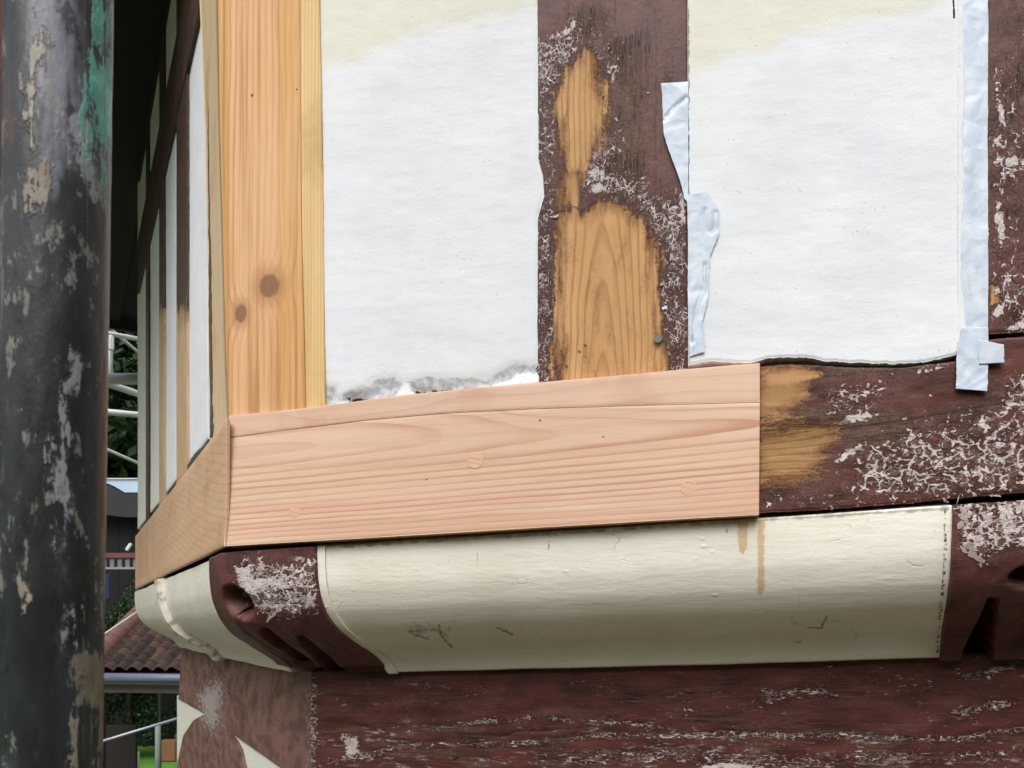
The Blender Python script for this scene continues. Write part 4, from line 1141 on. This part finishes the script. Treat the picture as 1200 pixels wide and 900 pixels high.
def leaf_mat(name, a, b, c):
    m = Mat(name)
    n = m.noise(m.P, 1.3, 3); f = m.noise(m.P, 9.0, 2)
    col = m.mix(n.step(.35, .65), a, b); col = m.mix(f.step(.5, .7) * .6, col, c)
    return m.out(col, .55, spec=.25)
M_leaf1 = leaf_mat('mid_green_leaves', lin(46, 68, 36), lin(66, 92, 46), lin(96, 122, 64))
M_leaf2 = leaf_mat('dark_green_leaves', lin(26, 46, 26), lin(38, 62, 34), lin(58, 84, 46))
M_bark = plain('bark', lin(76, 64, 52), .9, .3, 9)

def crown_mesh(name, n, rx, rz, size, seed, clumps=16):
    r = np.random.default_rng(seed)
    cc = r.normal(size=(clumps, 3)); cc /= np.linalg.norm(cc, axis=1)[:, None]
    cc *= r.uniform(.35, .95, clumps)[:, None] * np.array([rx, rx, rz]); rad = r.uniform(.28, .5, clumps) * rx
    k = r.integers(0, clumps, n)
    p = r.normal(size=(n, 3)); p /= np.linalg.norm(p, axis=1)[:, None]
    p = cc[k] + p * (rad[k] * r.uniform(.45, 1.05, n) ** .7)[:, None]
    a = r.normal(size=(n, 3)); a /= np.linalg.norm(a, axis=1)[:, None]
    b = np.cross(a, r.normal(size=(n, 3))); b /= np.linalg.norm(b, axis=1)[:, None]
    s = size * r.uniform(.6, 1.3, n)[:, None]
    V = np.stack([p - a * s, p + b * s * .5, p + a * s, p - b * s * .5], 1).reshape(-1, 3)
    F = np.arange(4 * n).reshape(n, 4)
    return mesh_np(name, V, F, False)
def trunk_mesh(name, h, r0, rx, seed):
    r = np.random.default_rng(seed); V, F = [], []
    def add(p, q, a, b):
        v, f = tube_geo(p, q, a, 8, 3, b); o = sum(len(x) for x in V); V.append(v); F.extend([tuple(i + o for i in t_) for t_ in f])
    add((0, 0, 0), (0, 0, h), r0, r0 * .55)
    for k in range(7):
        th = r.uniform(0, 6.28); z = h * r.uniform(.55, .98); l = rx * r.uniform(.5, .85)
        add((0, 0, z), (l * math.cos(th), l * math.sin(th), z + l * r.uniform(.5, 1.0)), r0 * .4, r0 * .1)
    return mesh_np(name, np.vstack(V), F)
protos = [(crown_mesh('crown', 16000, 3.2, 3.4, .13, 5), trunk_mesh('trunk', 4.6, .26, 3.2, 1), M_leaf1),
          (crown_mesh('crown', 16000, 2.8, 4.2, .12, 6, 20), trunk_mesh('trunk', 4.8, .24, 2.8, 2), M_leaf2)]
spots = [(-13.6, 27.5, 1, 1.75, 'dark green tree straight behind the shelter roof'), (-16.8, 31.5, 0, 2.1, 'tall mid green tree seen through the gap beside the house'),
         (-19.5, 24.5, 0, 1.0, 'mid green tree hidden mostly by the scaffold pole'), (-9.0, 30.0, 1, 1.5, 'dark green tree behind the house corner'),
         (-24.5, 29.0, 1, 1.2, 'dark green tree at the far left beyond the pole'), (-6.0, 34.0, 0, 1.2, 'mid green tree far behind the house'), (-31, 26.0, 0, 1.1, 'mid green tree outermost on the left'), (-17.0, 35.0, 1, 1.6, 'tallest dark tree at the back')]
for i, (x, y, k, s, lab) in enumerate(spots):
    cm, tm, lm = protos[k]
    t = empty('tree', (x, y, GROUND), lab, 'tree', 'trees beyond the lawn')
    t.rotation_euler = (0, 0, i * 1.3); t.scale = (s, s, s)
    for nm, me, mt, zz in (('trunk', tm, M_bark, 0), ('crown', cm, lm, 5.2)):
        if not me.materials: me.materials.append(mt)
        c_ = bpy.data.objects.new(nm, me); COL.objects.link(c_); c_.parent = t; c_.location = (0, 0, zz)
side = [(-17, -6), (-15, 3), (-12, -13), (-6, -15), (0, -14), (6, -16), (12, -13), (17, -6), (18, 3), (-20, 12)]  # unseen ring of trees added to block light from the horizon
side_lab = ['unseen mid green tree added left of the yard', 'unseen dark tree added at the left beside the scaffold pole', 'unseen mid green tree added in the left corner behind the viewer', 'unseen dark tree added behind the viewer to the left',
            'unseen mid green tree added straight behind the viewer', 'unseen dark tree added behind the viewer to the right', 'unseen mid green tree added in the right corner behind the viewer', 'unseen dark tree added right of the yard',
            'unseen mid green tree added at the right beside the house', 'unseen dark tree added at the far left by the path']
for i, (x, y) in enumerate(side):
    cm, tm, lm = protos[i % 2]
    t = empty('tree', (x, y, GROUND), side_lab[i], 'tree', 'unseen trees added around the yard to block low light')
    t.rotation_euler = (0, 0, i * 1.1); k_s = 1.15 if x < -13 else 1.55; t.scale = (k_s, k_s, k_s)
    for nm, me, mt, zz in (('trunk', tm, M_bark, 0), ('crown', cm, lm, 4.2)):
        c_ = bpy.data.objects.new(nm, me); COL.objects.link(c_); c_.parent = t; c_.location = (0, 0, zz)
for (x, y, s_, lab) in ((-9.6, 19.2, .42, 'small dark tree right behind the tiled roof'), (-10.6, 18.6, .36, 'small dark tree left of its neighbour behind the tiled roof')):
    t = empty('tree', (x, y, GROUND), lab, 'tree', 'small trees behind the shelter'); t.scale = (s_, s_, s_ * 1.15)
    for nm, me, mt, zz in (('trunk', protos[1][1], M_bark, 0), ('crown', protos[1][0], M_leaf2, 4.6)):
        c_ = bpy.data.objects.new(nm, me); COL.objects.link(c_); c_.parent = t; c_.location = (0, 0, zz)
# clipped hedge at the end of the lawn
def hedge():
    r = np.random.default_rng(3); n = 26000
    p = np.stack([r.uniform(-30, -2, n), r.uniform(23.8, 25.4, n), r.uniform(0, 2.6, n) ** 1.0], -1)
    p[:, 2] += .25 * np.sin(p[:, 0] * 2.1) * (p[:, 2] / 2.6)
    a = r.normal(size=(n, 3)); a /= np.linalg.norm(a, axis=1)[:, None]
    b = np.cross(a, r.normal(size=(n, 3))); b /= np.linalg.norm(b, axis=1)[:, None]
    s = .12 * r.uniform(.6, 1.4, n)[:, None]
    V = np.stack([p - a * s, p + b * s * .55, p + a * s, p - b * s * .55], 1).reshape(-1, 3)
    o = link('hedge', mesh_np('hedge', V, np.arange(4 * n).reshape(n, 4), False), M_leaf2, None, Matrix.Translation((0, 0, GROUND)))
    tag(o, 'dark leafy hedge closing the lawn under the tiled shelter', 'hedge')
hedge()

# --- open shelter with a tiled roof
YS = 12.0
sh = empty('garden_shelter', tuple(ray(150, 790, YS)[:2]) + (GROUND,), 'small open shelter with brown tiled roof and grey-blue gutter below the bay', 'shelter')
e0, e1p = ray(104, 786, YS), ray(290, 790, YS)
zE = e0[2]
pitch = math.radians(27)
xL_, xR_ = e0[0], e1p[0] + .2
M_tile = [plain('clay_tile_a', lin(66, 48, 42), .85, .3, 8), plain('clay_tile_b', lin(50, 38, 35), .85, .3, 8), plain('clay_tile_c', lin(78, 58, 47), .85, .3, 8)]
Lr = 2.6
rf = prism('roof', [(xL_, YS + .05, zE - .03), (xR_, YS + .05, zE - .03), (xR_, YS + .05 + Lr * math.cos(pitch), zE - .03 + Lr * math.sin(pitch)), (xL_, YS + .05 + Lr * math.cos(pitch), zE - .03 + Lr * math.sin(pitch))],
           (0, 0, -.05), M_dark, sh)
def tile_mesh(mat):
    w, l, n = .205, .32, 6
    V, F = [], []
    for top in (0, 1):
        for j in (0, 1):
            for i in range(n + 1):
                f = i / n
                z = .06 * math.sin(math.pi * min(1, f * 1.25)) if f < .8 else -.012 * math.sin(math.pi * (f - .8) / .2)
                V.append((f * w * 1.02, j * l, z + (.014 if top else 0) + (.016 if j == 0 else 0)))
    m = n + 1
    for i in range(n):
        F += [(2 * m + i, 2 * m + i + 1, 3 * m + i + 1, 3 * m + i), (i, m + i, m + i + 1, i + 1), (i, i + 1, 2 * m + i + 1, 2 * m + i)]
    me = bpy.data.meshes.new('tile'); me.from_pydata(V, [], F); me.update(); me.materials.append(mat); return me
tms = [tile_mesh(x) for x in M_tile]
ncol = int((xR_ - xL_) / .205); nrow = 11
Ms = WM[rf.name].inverted()
for r_ in range(nrow):
    for c_ in range(min(ncol, 17)):
        o = bpy.data.objects.new('tile', random.choice(tms)); COL.objects.link(o); o.parent = rf
        s_ = r_ * .225
        o.matrix_basis = Ms @ Matrix.Translation((xL_ + c_ * .205, YS + s_ * math.cos(pitch) - .02, zE + s_ * math.sin(pitch) - .01)) @ Matrix.Rotation(pitch + random.uniform(-.03, .03), 4, 'X') @ Matrix.Rotation(random.uniform(-.03, .03), 4, 'Z')
M_ver = plain('red_verge', lin(112, 78, 72), .85, .25, 6)
for k in range(9):
    s_ = k * .29
    V, F = tube_geo((xL_ - .03, YS + s_ * math.cos(pitch), zE + s_ * math.sin(pitch) + .05), (xL_ - .03, YS + (s_ + .285) * math.cos(pitch), zE + (s_ + .285) * math.sin(pitch) + .06), .16, 10)
    link('ridge_tile', mesh_np('ridge_tile', V, F), M_ver, rf)
M_gut = plain('blue_grey_gutter', lin(96, 102, 124), .45, .12, 8)
gl, gr = np.array([xL_ - .1, YS - .1, zE - .10]), np.array([xR_, YS - .1, zE - .13])
V, F = tube_geo(gl, gr, .075, 14); link('gutter', mesh_np('gutter', V, F), M_gut, sh)
prism('fascia', [(xL_, YS, zE - .20), (xR_, YS, zE - .23), (xR_, YS, zE - .19), (xL_, YS, zE - .165)], (0, .03, 0), M_white, sh)
prism('soffit', [(xL_, YS + .04, zE - .22), (xR_, YS + .04, zE - .25), (xR_, YS + .04, zE - .37), (xL_, YS + .04, zE - .34)], (0, .12, 0), plain('grey_soffit', lin(104, 98, 90), .8, .15, 6), sh)
for x, y in ((xL_ + .1, YS + .12), (xR_ - .2, YS + .12), (-5.7, YS + 2.0), (xR_ - .2, YS + 2.0)):
    if True:
        box('shelter_post', (x, y, (GROUND + zE - .3) / 2), (.14, .14, zE - .3 - GROUND), M_dark, sh)
box('back_board', (-7.05, YS + 1.4, GROUND + .78), (1.0, .08, 1.56), M_dark, sh)

# --- rear scaffold of white tubes, seen through the gap
sc = empty('rear_scaffold', tuple(ray(100, 740, 5.6)[:2]) + (GROUND,), 'white tubular scaffold seen through the gap left of the house', 'scaffold')
def rail(name, p, q, Y1, Y2, r, mat=M_white):
    a, b = ray(*p, Y1), ray(*q, Y2)
    dd = b - a
    return tube(name, a - dd * .8, b + dd * 1.6, r, mat, sc)
rail('scaffold_rail', (128, 444), (160, 444), 3.9, 3.9, .0285)
rail('scaffold_rail', (133, 452), (160, 461), 5.2, 5.6, .024)
rail('scaffold_rail', (128, 483), (160, 486), 6.0, 6.2, .024)
rail('scaffold_brace', (128, 528), (160, 542), 7.0, 7.4, .014)
rail('scaffold_brace', (143, 397), (160, 411), 6.0, 6.4, .012)
rail('scaffold_rail', (128, 391), (150, 395), 5.0, 5.2, .015)
a_ = ray(104, 760, 5.0)
tube('scaffold_standard', (a_[0] - .0, 5.0, GROUND), (a_[0] + .0, 5.0, 2.4), .03, M_white, sc)
box('bracket_plate', ray(130, 402, 4.97), (.035, .03, .10), M_white, sc, 0, .008)
tube('scaffold_upright', ray(129.5, 392, 5.02), ray(129.5, 446, 5.02), .014, M_white, sc)
tube('scaffold_standard', ray(230, 740, 6.0) * np.array([1, 1, 0]) + np.array([0, 0, GROUND]), ray(230, 740, 6.0) * np.array([1, 1, 0]) + np.array([0, 0, 2.6]), .024, M_white, sc)
# guard rail low down
g_ = empty('guard_rail', tuple(ray(165, 855, 8.0)[:2]) + (GROUND,), 'thin pale metal handrail sloping up under the tiled shelter', 'handrail')
pa, pb = ray(122, 868, 8.0), ray(208, 842, 8.4)
dd = pb - pa
tube('handrail', pa - dd * .6, pb + dd * .8, .014, M_galv, g_)
for f in (-.5, 1.7):
    p = pa + dd * f
    tube('rail_post', (p[0], p[1], GROUND), p, .02, M_galv, g_)
# garden posts on the lawn
for px, y0, wpx, lab in ((185, 850, .055, 'taller grey-green post standing on the bright lawn'), (160, 881, .06, 'shorter grey post at the corner of the lawn')):
    p = ray(px, y0, 15.5)
    V, F = tube_geo((p[0], p[1], GROUND), p, wpx, 8)
    o = link('fence_post', mesh_np('fence_post', V, F), plain('weathered_post', lin(132, 142, 134), .8, .2, 5)); tag(o, lab, 'post', 'posts on the lawn')
p = ray(199, 872, 19.0)
w_ = box('brick_planter', (p[0], 19.0, (p[2] + GROUND) / 2 + .05), (.42, .4, p[2] - GROUND + .1), plain('terracotta_planter', lin(132, 92, 68), .85, .2, 6), None, .1, .03)
tag(w_, 'terracotta coloured block on the lawn beside the taller post', 'planter')
k_ = prism('path', [(-9, 14.02, GROUND + .004), (9, 14.02, GROUND + .004), (9, 15.0, GROUND + .004), (-9, 15.0, GROUND + .004)], (0, 0, .02), plain('pale_path', lin(188, 186, 176), .9, .1, 2)); k_['kind'] = 'structure'

# --- dark open shed with a pale sheet-metal roof, in the gap
Yd = 21.0
sd = empty('site_shed', tuple(ray(140, 600, Yd)[:2]) + (GROUND,), 'dark shed with a pale blue curved metal roof sheet', 'shed')
q = [ray(96, 560, Yd), ray(196, 563, Yd), ray(196, 574, Yd), ray(160, 577, Yd), ray(146, 577, Yd), ray(136, 571, Yd), ray(128, 567, Yd), ray(96, 562, Yd)]
M_sheet = plain('pale_blue_sheet', lin(176, 196, 218), .35, .08, 5)
prism('roof_sheet', q, (0, .05, 0), M_sheet, sd)
tube('roof_edge', ray(96, 561, Yd - .03), ray(196, 561, Yd - .03), .016, M_white, sd)
prism('wall', [ray(96, 564, Yd), ray(128, 568.5, Yd), ray(146, 578.5, Yd), ray(196, 578, Yd), ray(196, 606, Yd), ray(146, 606, Yd), ray(96, 600, Yd)], (0, .06, 0), plain('dark_grey_sheet', lin(38, 36, 38), .6, .15, 5), sd)
M_shed = plain('shadow_dark_board', lin(22, 22, 20), .9, .3, 4)  # near-black colour stands in for dark shadows and foliage here
zt, zl = ray(140, 606, Yd + .4)[2], GROUND + .02
xs_ = ray(96, 600, Yd)[0], ray(196, 600, Yd)[0]
for k in range(6):
    w = (xs_[1] - xs_[0]) / 6
    box('shadow_board', (xs_[0] + (k + .5) * w, Yd + .45, (zt + zl) / 2 - .02), (w - .012, .03, zt - zl + .2), M_shed, sd)
o = box('paper_scrap', ray(151, 641, 20.6), (.08, .08, .22), M_white, None, .3, .012); tag(o, 'tiny white scrap caught on the dark shed front', 'scrap')
o.rotation_euler = (0, .6, 0)
br_ = empty('site_barrier', tuple(ray(140, 660, 16.2)[:2]) + (GROUND,), 'red-topped barrier with grey slots below the dark shed', 'barrier')
M_red = plain('faded_red', lin(112, 62, 60), .6, .15, 8)
xa, xb_ = ray(90, 652, 16.2)[0], ray(190, 652, 16.2)[0]
z1, z2, z3, z4 = (ray(140, y, 16.2)[2] for y in (648, 654, 655, 666))
box('top_plank', ((xa + xb_) / 2, 16.2, (z1 + z2) / 2), (xb_ - xa, .06, z1 - z2), M_red, br_, 0, .006)
box('bottom_rail', ((xa + xb_) / 2, 16.2, z4), (xb_ - xa, .05, .045), plain('grey_rail', lin(140, 140, 144), .6, .1), br_, 0, .004)
for k in range(11):
    box('slat', (xa + (k + .5) * (xb_ - xa) / 11, 16.22, (z3 + z4) / 2), (.085, .03, z3 - z4 - .004), plain('grey_slat', lin(112, 112, 118), .6, .1) if k == 0 else bpy.data.materials['grey_slat'], br_)
for x in (xa + .05, xb_ - .05):
    box('barrier_leg', (x, 16.2, (GROUND + z4) / 2 - .01), (.05, .05, z4 - GROUND - .03), M_dark, br_)
pb_ = ray(122, 688, 16.12)
o = box('blue_cloth', pb_, (.26, .05, .55), plain('navy_cloth', lin(36, 42, 78), .8, .25, 6), None, .15, .02); tag(o, 'dark blue cloth hanging from the red-topped barrier, half behind the pole', 'cloth')
ca, cb = ray(122, 743, 6.5), ray(162, 716, 6.9)
o = tube('cable', ca - (cb - ca) * 1.5, cb + (cb - ca) * 1.2, .006, M_white); tag(o, 'thin pale cable strung slantwise above the tiled roof', 'cable')
print('script done', len(bpy.data.objects), 'objects')
